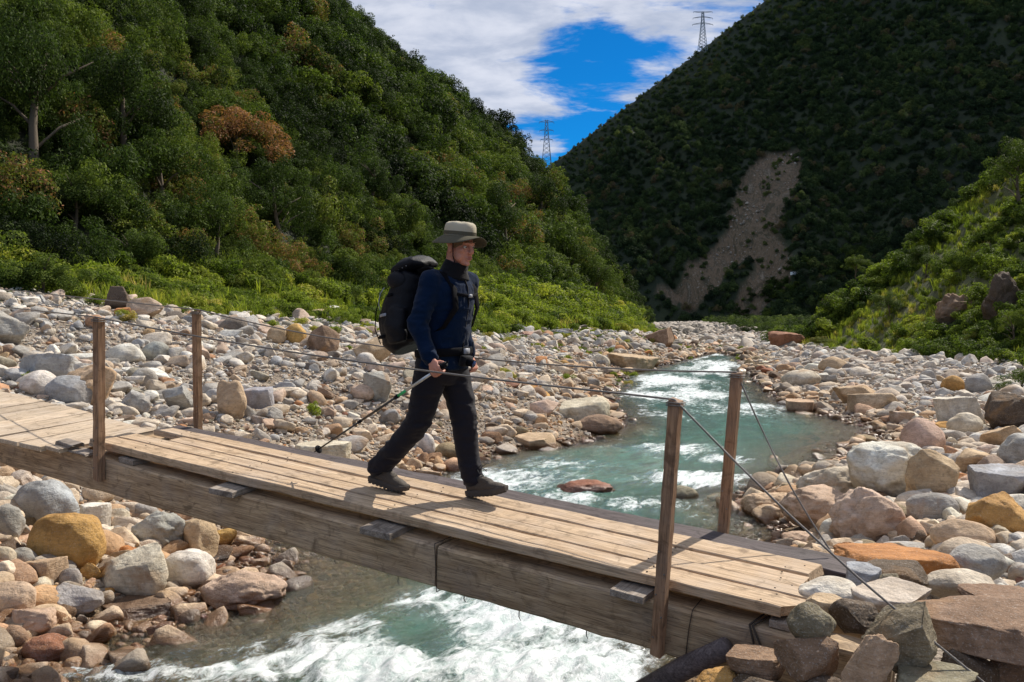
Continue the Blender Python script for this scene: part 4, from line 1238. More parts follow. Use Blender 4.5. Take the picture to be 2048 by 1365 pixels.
# single trees that can be told apart
TREES = [   # centre x, base y, width, height in the photograph, tint, crown type, label
    (482, 356, 190, 175, 1.0, 3, 'russet brown tree standing out on the green left hillside'),
    (470, 330, 80, 90, .62, 1, 'green leafy tree growing into the russet tree'),
    (60, 330, 190, 330, .45, 0, 'tall dark tree with bare limbs at the left picture edge'),
    (250, 330, 180, 240, .33, 4, 'dark round headed tree between the left edge and the russet tree'),
    (330, 420, 150, 200, .52, 3, 'wide olive tree below left of the russet tree'),
    (150, 470, 150, 160, .58, 1, 'broad leaved green tree low on the left slope'),
    (428, 520, 120, 170, .55, 0, 'vine hung green tree right above the bright grass'),
    (560, 505, 130, 190, .42, 2, 'dark rounded tree right below the russet tree'),
    (655, 470, 140, 150, .48, 4, 'spreading grey green tree in the middle of the left slope'),
    (560, 395, 110, 90, .50, 3, 'olive tree just right of the russet tree'),
    (745, 430, 110, 140, .36, 5, 'dark tree high behind the hiker\'s backpack'),
    (800, 500, 110, 130, .60, 1, 'light green tree left of the hiker\'s hat'),
    (1010, 520, 110, 150, .40, 2, 'dark green tree right of the hiker\'s face'),
    (1085, 470, 90, 120, .30, 4, 'very dark tree on the lower skyline of the left hill'),
    (1140, 560, 90, 110, .55, 0, 'rounded green tree near the foot of the far left slope'),
    (1190, 620, 90, 120, .62, 1, 'pale green tree at the valley end of the left hill'),
    (90, 590, 160, 130, .66, 5, 'bright bushy shrub at the left edge of the meadow'),
    (270, 560, 130, 130, .60, 1, 'leafy shrub above the dark red brown block'),
    (690, 580, 110, 110, .70, 5, 'bright shrub left of the backpack'),
    (730, 250, 90, 110, .30, 2, 'dark tree high on the left hill below the cloud'),
    (985, 290, 60, 60, .30, 4, 'small dark tree poking above the left skyline'),
    (620, 180, 100, 110, .42, 0, 'green tree near the power line on the upper slope'),
    (380, 150, 110, 120, .28, 5, 'very dark tree high on the upper left slope'),
]
HF = lambda x, y: np.maximum(hill(x, y), ground(x, y, False))
TB = []
for q_ in TREES:
    g = ray_hit(q_[0], q_[1], HF, 8, 300); TB.append((g[0], g[1], q_[2] / F_PX * g[1]))

# left hillside: forest in three distance bands
tint_l = lambda x, y: .40 + .46 * fbm2(x, y, 15, 101, 3) + .34 * fbm2(x, y, 4.5, 102, 2)
for nm, ya, yb, sp_, r0, r1, tp in (('forest', 4, 75, 1.45, .6, 2.3, CRN), ('far_forest', 75, 300, 2.3, 1.1, 3.3, CRF)):
    x, y = jitter_grid(-150, 60, ya, yb, sp_)
    if nm == 'far_forest': pass
    d = hill_d(x, y); k = (d > 1.0) & (d < 170); x, y, d = x[k], y[k], d[k]
    z = hill(x, y)
    P = np.stack([x, y, z], 1); k = in_view(P); x, y, z, d, P = x[k], y[k], z[k], d[k], P[k]
    k = y < 262
    for (bx, by, bw) in TB:
        ux, uy = bx / math.hypot(bx, by), by / math.hypot(bx, by); al = (x - bx) * ux + (y - by) * uy; ac = np.abs((x - bx) * uy - (y - by) * ux)
        k &= ~((ac < bw * .34) & (al > -bw * .5) & (al < bw * .15))
    x, y, z, d, P = x[k], y[k], z[k], d[k], P[k]
    R_ = rng.uniform(r0, r1, len(x)) * np.clip(.45 + d / 12, .45, 1.0) * (1 + .35 * (rng.random(len(x)) < .08))
    sc_ = np.stack([R_, R_, R_ * rng.uniform(.75, 1.45, len(x))], 1)
    P[:, 2] += sc_[:, 2] * .35
    tn = np.clip(tint_l(x, y) + .05 + .17 * rng.normal(size=len(x)) + .12 * np.exp(-d / 6) , 0, .9)
    tn = np.where(rng.random(len(x)) < .012 * (fbm2(x, y, 9, 107, 2) > .05), rng.uniform(.90, .95, len(x)), tn)
    rt = np.stack([rng.normal(size=len(x)) * .15, rng.normal(size=len(x)) * .15, rng.random(len(x)) * 6.28], 1)
    ob = scatter(nm + '_canopy', P, rt, sc_, rng.integers(0, len(tp), len(x)), np.repeat(tn[:, None], 3, 1), tp,
                 label='dense dark green cloud forest covering the left hillside' if nm == 'forest' else 'distant forest on the left hillside running up to the skyline')
    print(nm, len(x))
# bushes that close the forest floor, tinted darker as shade between the crowns
x, y = jitter_grid(-70, 40, 6, 110, 1.15); d = hill_d(x, y); k = (d > 1.5) & (d < 70) & (rng.random(len(x)) < np.clip(1.3 - y / 110, .2, 1)); x, y, d = x[k], y[k], d[k]
P = np.stack([x, y, hill(x, y)], 1); k = in_view(P); x, y, d, P = x[k], y[k], d[k], P[k]; R_ = rng.uniform(.55, 1.0, len(x)); P[:, 2] += .1
tn = np.clip(tint_l(x, y) + .05 + .16 * rng.normal(size=len(x)), 0, .9)
scatter('forest_floor_bushes', P, np.stack([0 * R_, 0 * R_, rng.random(len(x)) * 6.28], 1), np.stack([R_, R_, R_ * rng.uniform(.8, 1.5, len(x))], 1), rng.integers(0, 6, len(x)), np.repeat(tn[:, None] * .75, 3, 1), CRN, label='bushes and creepers closing the floor of the left forest')
# undergrowth and tall grass between the stones and the forest
x, y = jitter_grid(-40, 34, 12, 150, .55)
d = hill_d(x, y); n = fbm2(x, y, 5, 111, 3)
k = (d > -3.6 + 2.6 * n) & (d < 3.2) & (rng.random(len(x)) < np.clip(1.2 - y / 130, .25, 1)); x, y, d = x[k], y[k], d[k]
z = np.maximum(ground(x, y), hill(x, y)); P = np.stack([x, y, z], 1); k = in_view(P, 120, 60); x, y, z, d, P = x[k], y[k], z[k], d[k], P[k]
R_ = rng.uniform(.35, .85, len(x)) * np.clip(.55 + (d + 5) / 8, .5, 1.35) * np.clip(y / 40, 1, 2.0)
tn = np.clip(.60 + .28 * fbm2(x, y, 6, 113, 3) + .17 * rng.normal(size=len(x)), 0, 1)
sc_ = np.stack([R_ * 1.1, R_ * 1.1, R_], 1)
isb = rng.random(len(x)) < .42
tn = np.where(isb, tn - .12, tn)
P[:, 2] += np.where(isb, R_ * .25, 0)
scatter('meadow_grass', P[~isb], np.stack([0 * R_, 0 * R_, rng.random(len(x)) * 6.28], 1)[~isb], sc_[~isb], rng.integers(0, 3, (~isb).sum()), np.repeat(tn[~isb][:, None], 3, 1), TUF, label='bright yellow green grass along the foot of the left hillside')
scatter('undergrowth', P[isb], np.stack([0 * R_, 0 * R_, rng.random(len(x)) * 6.28], 1)[isb], sc_[isb], rng.integers(0, 4, isb.sum()), np.repeat(tn[isb][:, None], 3, 1), BSH, label='low leafy undergrowth between the stones and the left forest')
print('under', len(x))
# weeds between the stones of the left bank
N = 5000
x = rng.uniform(-16, 22, N); y = rng.uniform(14, 90, N); d = hill_d(x, y)
k = (d > -15) & (d < -2.5) & (rng.random(N) < 1.3 * np.exp((d + 3) / 4.5)) & (fbm2(x, y, 2.2, 117, 3) > -.02) ; x, y = x[k], y[k]
P = np.stack([x, y, ground(x, y) + .08], 1); R_ = rng.uniform(.10, .34, len(x))
scatter('bank_weeds', P, np.stack([0 * R_, 0 * R_, rng.random(len(x)) * 6.28], 1), np.repeat(R_[:, None], 3, 1), rng.integers(0, 4, len(x)), np.repeat(rng.uniform(.35, 1, (len(x), 1)), 3, 1), BSH, label='yellowish weeds growing among the stones of the left bank')

# right spur: grass and scrub
x, y = jitter_grid(10, 95, 8, 92, .62)
d = x - SPX(y); k = (d > -1.2) & (rng.random(len(x)) < np.clip(1.3 - y / 160, .3, 1)); x, y, d = x[k], y[k], d[k]
z = np.maximum(spur(x, y), ground(x, y, False)); P = np.stack([x, y, z], 1); k = in_view(P, 200, 100) & (y > 12); x, y, z, d, P = x[k], y[k], z[k], d[k], P[k]
n = fbm2(x, y, 7, 121, 3); n2 = fbm2(x, y, 2.5, 123, 2)
typ = np.where(n + .25 * rng.normal(size=len(x)) > .20, 1, 0)           # 1 scrub, 0 grass
ridge = smooth((y - 70) / 6)
R_ = rng.uniform(.30, .75, len(x)) * (1 + .5 * (typ == 1)) * (1 + .45 * ridge)
tn = np.clip(.56 + .30 * n2 - .26 * typ + .15 * rng.normal(size=len(x)) - .1 * n, 0, 1)
P[:, 2] += typ * R_ * .2
for tv, nm, tp, lab in ((1, 'slope_scrub', BSH, 'leafy scrub growing on the sunlit spur at the right'), (0, 'slope_grass', TUF, 'yellow green grass on the sunlit spur at the right')):
    q = typ == tv
    scatter(nm, P[q], np.stack([0 * R_, -.25 + 0 * R_, rng.random(len(x)) * 6.28], 1)[q], np.repeat(R_[q][:, None], 3, 1), rng.integers(0, len(tp), q.sum()), np.repeat(tn[q][:, None], 3, 1), tp, label=lab)
print('spur', len(x))
# darker trees beyond and on top of the spur
x, y = jitter_grid(28, 130, 60, 180, 2.3); d = x - SPX(y)
z = np.where(y < 100, spur(x, y), np.maximum(spur(x, y), zw(y) + 1)); P = np.stack([x, y, z], 1)
k = in_view(P) & (d > 6) & (rng.random(len(x)) < np.clip((y - 74) / 10, 0, 1)) & (y < 100); x, y, P = x[k], y[k], P[k]
R_ = rng.uniform(.8, 1.7, len(x)); P[:, 2] += R_ * .3
scatter('ridge_scrub', P, np.stack([0 * R_, 0 * R_, rng.random(len(x)) * 6.28], 1), np.repeat(R_[:, None], 3, 1), rng.integers(0, 4, len(x)), np.repeat(rng.uniform(.35, .85, (len(x), 1)), 3, 1), CRF, label='bushy scrub along the crest of the right spur')

# back mountain forest
x, y = jitter_grid(-60, 480, 180, 760, 3.3)
z = mountain(x, y); P = np.stack([x, y, z], 1)
q_ = (x - MA[0]) * MP[0] + (y - MA[1]) * MP[1]
k = in_view(P, 150, 120) & (q_ > -25) & ~scar_mask(x, y) & (z > ground(x, y, False) - 2)
n = fbm2(x, y, 30, 131, 3)
x, y, z, P, n, q_ = x[k], y[k], z[k], P[k], n[k], q_[k]
crest = np.exp(-np.clip(q_, 0, 99) / 18)
R_ = (1.8 + 2.6 * rng.random(len(x)) ** 1.5) * (1 - .60 * crest); tn = np.clip(.36 + .32 * fbm2(x, y, 22, 133, 3) + .16 * rng.normal(size=len(x)) + .35 * crest, 0, .9); tn = np.where(rng.random(len(x)) < .05, .97, tn)
P[:, 2] += R_ * .25
scatter('mountain_forest', P, np.stack([0 * R_, 0 * R_, rng.random(len(x)) * 6.28], 1), np.repeat(R_[:, None], 3, 1) * np.array([1, 1, 1.15]), rng.integers(0, 4, len(x)), np.repeat(tn[:, None], 3, 1), CRM, label='shaded forest covering the mountain behind the valley')
print('mountain', len(x))
# scrub patches on the landslide
x = rng.uniform(40, 200, 6000); y = rng.uniform(200, 620, 6000)
k = scar_mask(x, y) & (fbm2(x, y, 11, 141, 3) > .06); x, y = x[k], y[k]; P = np.stack([x, y, mountain(x, y) - 1.0], 1); R_ = rng.uniform(.7, 2.0, len(x))
scatter('slide_scrub', P, np.stack([0 * R_, 0 * R_, rng.random(len(x)) * 6.28], 1), np.repeat(R_[:, None], 3, 1), rng.integers(0, 4, len(x)), np.repeat(rng.uniform(.4, .9, (len(x), 1)), 3, 1), CRM, label='patches of scrub growing on the landslide')
x = rng.uniform(40, 200, 9000); y = rng.uniform(200, 620, 9000)
k = scar_mask(x, y) & (fbm2(x, y, 20, 143, 3) > -.05); x, y = x[k], y[k]; P = np.stack([x, y, mountain(x, y) - 1.6], 1); R_ = .25 + .9 * rng.random(len(x)) ** 3
scatter('slide_stones', P, rng.random((len(x), 3)) * 6.28, np.repeat(R_[:, None], 3, 1), rng.integers(0, 16, len(x)), np.array([.42, .37, .32])[None] * rng.uniform(.5, 1.4, (len(x), 1)), RTOBJ, label='broken stones strewn down the landslide')

HC = [crown_mesh('crown', 200 + i, LEAF, 12000, .024, lobes=[44, 38, 32, 50, 34, 40][i], flat=[.95, .75, .9, .65, .85, .7][i], droop=[.1, .2, 0, .2, .1, .1][i], lr=(.09, .27), spread=1.05) for i in range(6)]


def trunk_bm(seed, h, r0, lean=0.1):
    r = random.Random(seed); bm = bmesh.new(); pts = []; dx = r.uniform(-lean, lean); dy = r.uniform(-lean, lean)
    for k in range(6):
        f = k / 5; pts.append((dx * f * h + .03 * h * math.sin(f * 5 + seed), dy * f * h, h * f))
    tube_pts(bm, pts, [r0 * (1.15 - .75 * k / 5) for k in range(6)], 8)
    for k in range(6):
        f = r.uniform(.35, .9); th = r.uniform(0, 6.28); b0 = Vector(pts[int(f * 5)]); L = h * r.uniform(.35, .6)
        e = b0 + Vector((math.cos(th) * L * .75, math.sin(th) * L * .75, L * .6)); m_ = b0.lerp(e, .5) + Vector((0, 0, .08 * L))
        tube_pts(bm, [b0, m_, e], [r0 * .42, r0 * .28, r0 * .1], 6)
    return bm


HF = lambda x, y: np.maximum(hill(x, y), ground(x, y, False))
for i, (px, py, wpx, hpx, tn, ct, lab) in enumerate(TREES):
    g = ray_hit(px, py, HF, 8, 300); D = g[1]; wd = wpx / F_PX * D; ht = hpx / F_PX * D
    t0 = bpy.data.objects.new('tree' if ht > 2.2 else 'shrub', None); C.objects.link(t0); t0.location = tuple(g - np.array([0, 0, .4]))
    t0['label'] = lab; t0['category'] = 'tree' if ht > 2.2 else 'shrub'; t0['group'] = 'trees and shrubs on the left hillside'
    t0.rotation_euler = (0, 0, rng.random() * 6.28)
    link('trunk', bm_mesh('trunk', trunk_bm(i, ht * .75, max(.04, ht * .028), .12), BARK), t0)
    c = link('crown', HC[ct], t0, loc=(0, 0, ht * .55)); c.scale = (wd * .62, wd * .62, ht * .62); c['tint'] = float(tn)
RIGHT = [   # on the spur
    (2040, 420, 120, 150, .60, 0, 'tall leafy tree at the right edge on top of the spur', 'tree'),
    (1712, 560, 60, 56, .70, 1, 'slender light green tree standing up from the crest of the spur', 'tree'),
    (1960, 700, 60, 60, .85, 5, 'yellow green shrub near the foot of the spur', 'shrub'),
    (2030, 690, 60, 90, .75, 3, 'shrub at the right edge beside dry grass', 'shrub'),
    (1640, 700, 60, 34, .85, 1, 'yellowish bush at the tip of the spur', 'shrub'),
    (1780, 640, 80, 60, .60, 4, 'dark leafy bush on the middle of the spur', 'shrub'),
    (1850, 560, 90, 70, .55, 2, 'green bush below the crest of the spur', 'shrub'),
]
SF = lambda x, y: np.maximum(spur(x, y), ground(x, y, False))
for i, (px, py, wpx, hpx, tn, ct, lab, kd) in enumerate(RIGHT):
    g = ray_hit(px, py, SF, 8, 120); D = g[1]; wd = wpx / F_PX * D; ht = hpx / F_PX * D
    t0 = bpy.data.objects.new(kd, None); C.objects.link(t0); t0.location = tuple(g - np.array([0, 0, .15])); t0['label'] = lab; t0['category'] = kd; t0['group'] = 'trees and shrubs on the right spur'
    link('trunk', bm_mesh('trunk', trunk_bm(i + 40, ht * .7, max(.03, ht * .025), .15), BARK), t0)
    c = link('crown', HC[ct], t0, loc=(0, 0, ht * .6)); c.scale = (wd * .56, wd * .56, ht * .5); c['tint'] = float(tn)
# dark shrub overhanging the right bank
g = ray_hit(2040, 790, ground, 6, 60); t0 = bpy.data.objects.new('shrub', None); C.objects.link(t0); t0.location = tuple(g); t0['label'] = 'dark olive shrub on the right bank above the boulders'; t0['category'] = 'shrub'
link('trunk', bm_mesh('trunk', trunk_bm(77, .5, .03, .3), BARK), t0)
c = link('crown', HC[3], t0, loc=(.2, 0, .45)); c.scale = (.95, .8, .62); c['tint'] = .62
# rock outcrops on the spur
for i, (x0, y0, x1, y1, cn, lab) in enumerate([(1872, 560, 1955, 645, 'brown', 'brown grey cliff like outcrop on the spur'), (1968, 500, 2070, 640, 'dark', 'dark rock face at the right edge of the spur')]):
    g = ray_hit((x0 + x1) / 2, y1, SF, 8, 120); D = g[1]; wd = (x1 - x0) / F_PX * D; ht = (y1 - y0) / F_PX * D
    p, fc = rock_co('block', 700 + i, 5); p = p * (1 + .22 * fbm(p * 2.6 + i, 5 + i, 4, .6) + .10 * (1 - np.abs(fbm(p * 6 + i, 9, 3)) * 2))[:, None]
    o = link('rock_outcrop', mesh_np('rock_outcrop', p * np.array([wd / 2, wd * .45, ht / 2]), fc, ROCKO), label=lab, cat='outcrop', loc=tuple(g + np.array([.5, .55 * wd, ht * .16])))
    o.color = (*[float(v) * .8 for v in COLS[cn]], 1)

# low scrub on the far valley floor, both sides of the gravel
x = rng.uniform(10, 190, 5200); y = rng.uniform(105, 470, 5200); pjf = project(np.stack([x, y, ground(x, y, False)], 1))
chn = 14 + .17 * (y - 60)
k = (pjf[:, 0] > 1250) & (pjf[:, 0] < 1750) & (np.abs(x - chn) > 5 + .02 * y) & (fbm2(x, y, 16, 151, 3) > -.4)
x, y = x[k], y[k]; z = np.maximum(ground(x, y, False), mountain(x, y)); P = np.stack([x, y, z], 1); R_ = rng.uniform(.5, 1.9, len(x)) * np.clip(y / 150, 1, 2.4)
scatter('valley_scrub', P, np.stack([0 * R_, 0 * R_, rng.random(len(x)) * 6.28], 1), np.repeat(R_[:, None], 3, 1), rng.integers(0, 4, len(x)), np.repeat(rng.uniform(.2, .75, (len(x), 1)), 3, 1), CRF, label='low scrub on the far valley floor in front of the landslide')
x = rng.uniform(5, 120, 9000); y = 70 * (400 / 70) ** rng.random(9000); chn = 14 + .17 * (y - 60)
k = (np.abs(x - chn) < 6 + .03 * y) & ((y > 125) | (rng.random(9000) < .4)) & (hill_d(x, y) < -1); x, y = x[k], y[k]; R_ = y * .0022 * rng.random(len(x)) ** (-.35)
scatter('far_gravel', np.stack([x, y, ground(x, y, False) + .05], 1), rng.random((len(x), 3)) * np.array([.5, .5, 6.28]), np.repeat(np.minimum(R_, 1.2)[:, None], 3, 1), rng.integers(0, 16, len(x)), np.array([.55, .50, .44])[None] * rng.uniform(.5, 1.3, (len(x), 1)), RTOBJ, label='far gravel where the river bends out of sight')

# ------------------------------------------------------------------ hiker
PM4 = Matrix(((E1[0], E2[0], 0, P0[0]), (E1[1], E2[1], 0, P0[1]), (E1[2], E2[2], 1, P0[2]), (0, 0, 0, 1)))
SKIN = plain('skin', (.56, .245, .17), .55, .10, 90, .08)
m_, t = mat_new('jacket_fleece')
v = t.add('ShaderNodeTexCoord').outputs['Object']; n = t.noise(v, 260, 3, .6); nw = t.noise(t.mapping(v, scale=(1, 1, .6)), 9, 4, .6, .6)
c = t.mix(n, (.0012, .006, .020, 1), (.0035, .018, .056, 1))
b_ = t.add('ShaderNodeBsdfPrincipled', {'Base Color': c, 'Roughness': .95, 'Sheen Weight': .08, 'Specular IOR Level': .1, 'Normal': t.bump(t.math('ADD', t.math('MULTIPLY', n, .12), nw), .6, .02)}); finish(t, b_.outputs[0]); FLEECE = m_
BLACKF = plain('black_fabric', (.004, .004, .006), .85, .3, 120, .3, sheen=.1, spec=.2)
TROUS = plain('trouser_cloth', (.009, .008, .013), .82, .3, 160, .25, sheen=.08, spec=.25)
PACKF = plain('pack_nylon', (.005, .0055, .009), .62, .35, 110, .35, spec=.25)
WEB = plain('webbing', (.005, .005, .007), .85, .3, 400, .3, spec=.1)
GREYP = plain('grey_plastic', (.28, .29, .32), .45, .1, 60, .05)
BOOTM = plain('boot_leather', (.060, .046, .034), .75, .4, 80, .5)
SOLEM = plain('boot_rubber', (.055, .046, .040), .8, .3, 120, .4)
LACEM = plain('lace', (.03, .03, .03), .8)
HATM = plain('hat_cotton', (.46, .41, .31), .9, .06, 150, .3, spec=.1)
HATD = plain('hat_olive', (.095, .085, .060), .9, .2, 150, .3, spec=.1)
EYEW = plain('eye_white', (.6, .56, .52), .3, .02); EYED = plain('eye_dark', (.03, .022, .018), .2, .02)
LIPM = plain('lip', (.36, .13, .11), .5, .1, 100, .05)
HAIRM = plain('short_hair', (.16, .10, .06), .8, .3, 300, .5)

person = bpy.data.objects.new('person', None); C.objects.link(person); person.matrix_world = PM4
person['label'] = 'person in a blue fleece, dark trousers and sun hat striding across the footbridge'; person['category'] = 'person'

# --- body: one continuous surface -------------------------------------------------
HB = -.125                                             # lateral centre of the body
HC0 = Vector((-.118, HB - .01, 1.628))                    # head centre, between the ears
HR = Euler((math.radians(1), math.radians(9), math.radians(-14))).to_matrix()   # face turned a little towards the near rail and down


def hp_(x, y, z): return HC0 + HR @ Vector((x, y, z))


bm = bmesh.new()
HRE = HR.to_euler()
def he(c, r, sub=3): ellipsoid(bm, hp_(*c), r, HRE, sub)
he((-.012, 0, .045), (.098, .076, .092)); he((.030, 0, -.030), (.058, .060, .080)); he((.048, 0, -.088), (.036, .034, .026)); he((.0, 0, -.045), (.068, .064, .055))
for s in (-1, 1):
    he((-.012, .074 * s, -.010), (.021, .010, .033)); he((.056, .036 * s, -.018), (.026, .022, .024)); he((.040, .042 * s, -.062), (.030, .020, .028))
tube_pts(bm, [hp_(.080, -.040, .026), hp_(.094, -.014, .029), hp_(.094, .014, .029), hp_(.080, .040, .026)], [.010, .012, .012, .010], 10)
tube_pts(bm, [hp_(.092, 0, .024), hp_(.104, 0, -.003), hp_(.116, 0, -.024)], [.009, .011, .014], 10); he((.104, 0, -.030), (.017, .018, .011))
he((.088, 0, -.060), (.013, .024, .008)); he((.085, 0, -.073), (.013, .020, .008)); he((.078, 0, -.100), (.018, .020, .015))
neckb = Vector((-.185, HB, 1.44))
chain(bm, [hp_(-.040, 0, -.045), neckb.lerp(hp_(-.03, 0, -.07), .5), neckb], [.056, .056, .066])
tor = [(-.27, HB, .90), (-.262, HB, 1.02), (-.235, HB, 1.18), (-.21, HB, 1.32), (-.195, HB, 1.42), (-.185, HB, 1.47)]
tube_pts(bm, tor, [(.105, .155), (.10, .14), (.11, .155), (.115, .17), (.085, .15), (.05, .07)], 24, True, (1, 0, 0))
RS, RE, RW = Vector((-.222, -.305, 1.405)), Vector((-.262, -.395, 1.150)), Vector((-.150, -.425, .915))
LS, LE, LW = Vector((-.185, .050, 1.405)), Vector((-.275, .105, 1.150)), Vector((-.185, .075, .925))
chain(bm, [RS, RE, RW], [.048, .038, .026]); chain(bm, [LS, LE, LW], [.048, .038, .026])
RH, RK, RA = Vector((-.285, -.215, .88)), Vector((-.385, -.230, .490)), Vector((-.700, -.218, .190))
LH, LK, LA = Vector((-.255, -.045, .88)), Vector((-.150, -.035, .480)), Vector((-.088, -.032, .105))
chain(bm, [RH, RK, RA], [.078, .050, .038]); chain(bm, [LH, LK, LA], [.078, .050, .038])
# right hand closed round the pole grip: palm, four fingers curling, thumb over the top
PT, PB = Vector((-.045, -.430, .895)), Vector((-1.20, -.30, .255))         # pole top and tip in body space
pdir = (PB - PT).normalized()
G0 = PT + pdir * .055                                    # middle of the grip under the hand
hx = -pdir; hy = Vector((0, -1, 0)); hy = (hy - hx * hy.dot(hx)).normalized(); hz = hx.cross(hy).normalized()
if hz.z < 0: hz = -hz
def hq(x, y, z): return G0 + hx * x + hy * y + hz * z      # x along the grip (towards the top), y towards the camera, z up
tube_pts(bm, [RW, hq(-.012, .004, .060), hq(-.004, .018, .030), hq(.0, .026, .0)], [(.027, .021), (.028, .022), (.040, .017), (.040, .014)], 14, True, tuple(hx))
for k, (xo, rr) in enumerate([(.034, .0098), (.012, .0102), (-.010, .0098), (-.031, .0086)]):
    bm2 = bm
    tube_pts(bm2, [hq(xo, .026, .012), hq(xo, .030, -.010), hq(xo * .98, .021, -.030), hq(xo * .96, -.002, -.033), hq(xo * .95, -.018, -.021), hq(xo * .95, -.019, -.006)], [rr * 1.08, rr * 1.08, rr, rr * .95, rr * .9, rr * .75], 9)
tube_pts(bm, [hq(.010, .012, .040), hq(.036, -.006, .032), hq(.058, -.014, .014)], [.015, .012, .009], 9); ellipsoid(bm, hq(.058, -.014, .014), (.009, .009, .009))
# left hand, lightly closed, hidden by the jacket front
lh = LW + Vector((.035, -.01, -.055))
tube_pts(bm, [LW, LW + Vector((.02, -.004, -.03)), lh], [(.026, .020), (.036, .017), (.036, .014)], 12, True, (0, 1, 0))
for k in range(4):
    o_ = Vector((0, -.028 + .019 * k, 0)); tube_pts(bm, [lh + o_, lh + o_ + Vector((.012, 0, -.03)), lh + o_ + Vector((-.006, 0, -.048)), lh + o_ + Vector((-.026, 0, -.038))], [.0098, .0095, .009, .0075], 8)
tube_pts(bm, [LW + Vector((.02, -.03, -.03)), LW + Vector((.045, -.045, -.06)), LW + Vector((.045, -.035, -.085))], [.013, .011, .008], 8)
link('body', (lambda me: (me.materials.append(SKIN), me)[1])(remesh(bm, .0052, 3)), person)
for s in (-1, 1):
    b2 = bmesh.new(); ellipsoid(b2, (0, 0, 0), (.0115,) * 3, sub=3); e_ = link('eye', bm_mesh('eye', b2, EYEW), person, loc=hp_(.0795, .031 * s, .006))
    b2 = bmesh.new(); ellipsoid(b2, (0, 0, 0), (.004, .0058, .0058), sub=2); link('iris', bm_mesh('iris', b2, EYED), e_, loc=HR @ Vector((.0088, 0, -.001)))
    b2 = bmesh.new(); tube_pts(b2, [hp_(.101, .012 * s, .034), hp_(.100, .028 * s, .040), hp_(.086, .046 * s, .035)], [.0035, .0045, .0025], 7); link('eyebrow', bm_mesh('eyebrow', b2, HAIRM), person)
    b2 = bmesh.new(); tube_pts(b2, [hp_(.086, .014 * s, .012), hp_(.091, .030 * s, .0165), hp_(.080, .045 * s, .010)], [.0022, .0026, .002], 6); link('eyelid', bm_mesh('eyelid', b2, SKIN), person)
b2 = bmesh.new(); ellipsoid(b2, hp_(.0985, 0, -.060), (.006, .019, .0042), HRE, 2); ellipsoid(b2, hp_(.0955, 0, -.0695), (.006, .017, .0045), HRE, 2); link('lips', bm_mesh('lips', b2, LIPM), person)
# cropped hair below the hat
b2 = bmesh.new(); ellipsoid(b2, hp_(-.016, 0, .046), (.1005, .0785, .094), HRE, 4)
geom = b2.verts[:] + b2.edges[:] + b2.faces[:]
bmesh.ops.bisect_plane(b2, geom=geom, plane_co=hp_(-.02, 0, .012), plane_no=HR @ Vector((-.55, 0, -.83)), clear_outer=True)
link('hair', bm_mesh('hair', b2, HAIRM), person)


# --- clothes -----------------------------------------------------------------
def folds(me, amp, s, seed, centres=(), rad=.12):
    co, no = me_arrays(me)
    wv_ = 1 - np.abs(fbm(co * s * np.array([1, 1, 1.9]) + seed, seed, 3)) * 2.4
    k = np.full(len(co), .35)
    for c_ in centres:
        k = np.maximum(k, np.exp(-(np.linalg.norm(co - np.array(c_), axis=1) / rad) ** 2))
    me_setco(me, co + no * (amp * wv_ * k)[:, None]); set_smooth(me)


bm = bmesh.new()
jt = [(-.262, HB, .855), (-.258, HB, .93), (-.250, HB, 1.02), (-.232, HB, 1.14), (-.212, HB, 1.27), (-.200, HB, 1.37), (-.195, HB, 1.43), (-.185, HB, 1.475)]
tube_pts(bm, jt, [(.150, .195), (.150, .190), (.142, .176), (.146, .182), (.148, .196), (.128, .200), (.098, .165), (.066, .082)], 30, True, (1, 0, 0))
chain(bm, [RS + Vector((0, .03, .004)), RS, RE, RW + Vector((-.004, .004, .012))], [.070, .074, .060, .042], 18, 3)
chain(bm, [LS + Vector((0, -.03, .004)), LS, LE, LW + Vector((-.004, -.002, .012))], [.070, .074, .060, .042], 18, 3)
jk = remesh(bm, .009, 5); jk.materials.append(FLEECE)
folds(jk, .022, 7, 3, [RE, RE + Vector((.03, 0, .06)), RW, LE, (-.15, -.30, 1.0), (-.2, -.28, 1.3)], .10)
jacket = link('jacket', jk, person, label='blue fleece jacket')
b2 = bmesh.new()
tube_pts(b2, [(-.178, HB, 1.43), (-.170, HB, 1.475), (-.156, HB, 1.515), (-.150, HB, 1.532)], [(.100, .115), (.086, .094), (.076, .079), (.070, .073)], 26, True, (1, 0, 0))
nk = remesh(b2, .008, 2); nk.materials.append(BLACKF); folds(nk, .006, 14, 9, [(-.1, HB, 1.5)], .12)
link('neck_gaiter', nk, person, label='black neck gaiter pulled up to the chin')
for off, nm in ((0, 'zip'),):
    b2 = bmesh.new(); zp = []
    for f in np.linspace(0, 1, 12):
        h_ = 1.42 - .55 * f; rx = np.interp(h_, [.855, .93, 1.02, 1.14, 1.27, 1.37, 1.43], [.150, .150, .142, .146, .148, .128, .098]); cx_ = np.interp(h_, [.855, 1.02, 1.14, 1.27, 1.43], [-.262, -.25, -.232, -.212, -.195])
        zp.append((cx_ + rx + .003, HB, h_))
    tube_pts(b2, zp, .0055, 6); link(nm, bm_mesh(nm, b2, BLACKF), jacket)
b2 = bmesh.new(); tube_pts(b2, [RW + Vector((-.016, .0, .040)), RW + Vector((-.004, .002, .008))], [.0425, .036], 18); link('cuff', bm_mesh('cuff', b2, BLACKF), jacket)

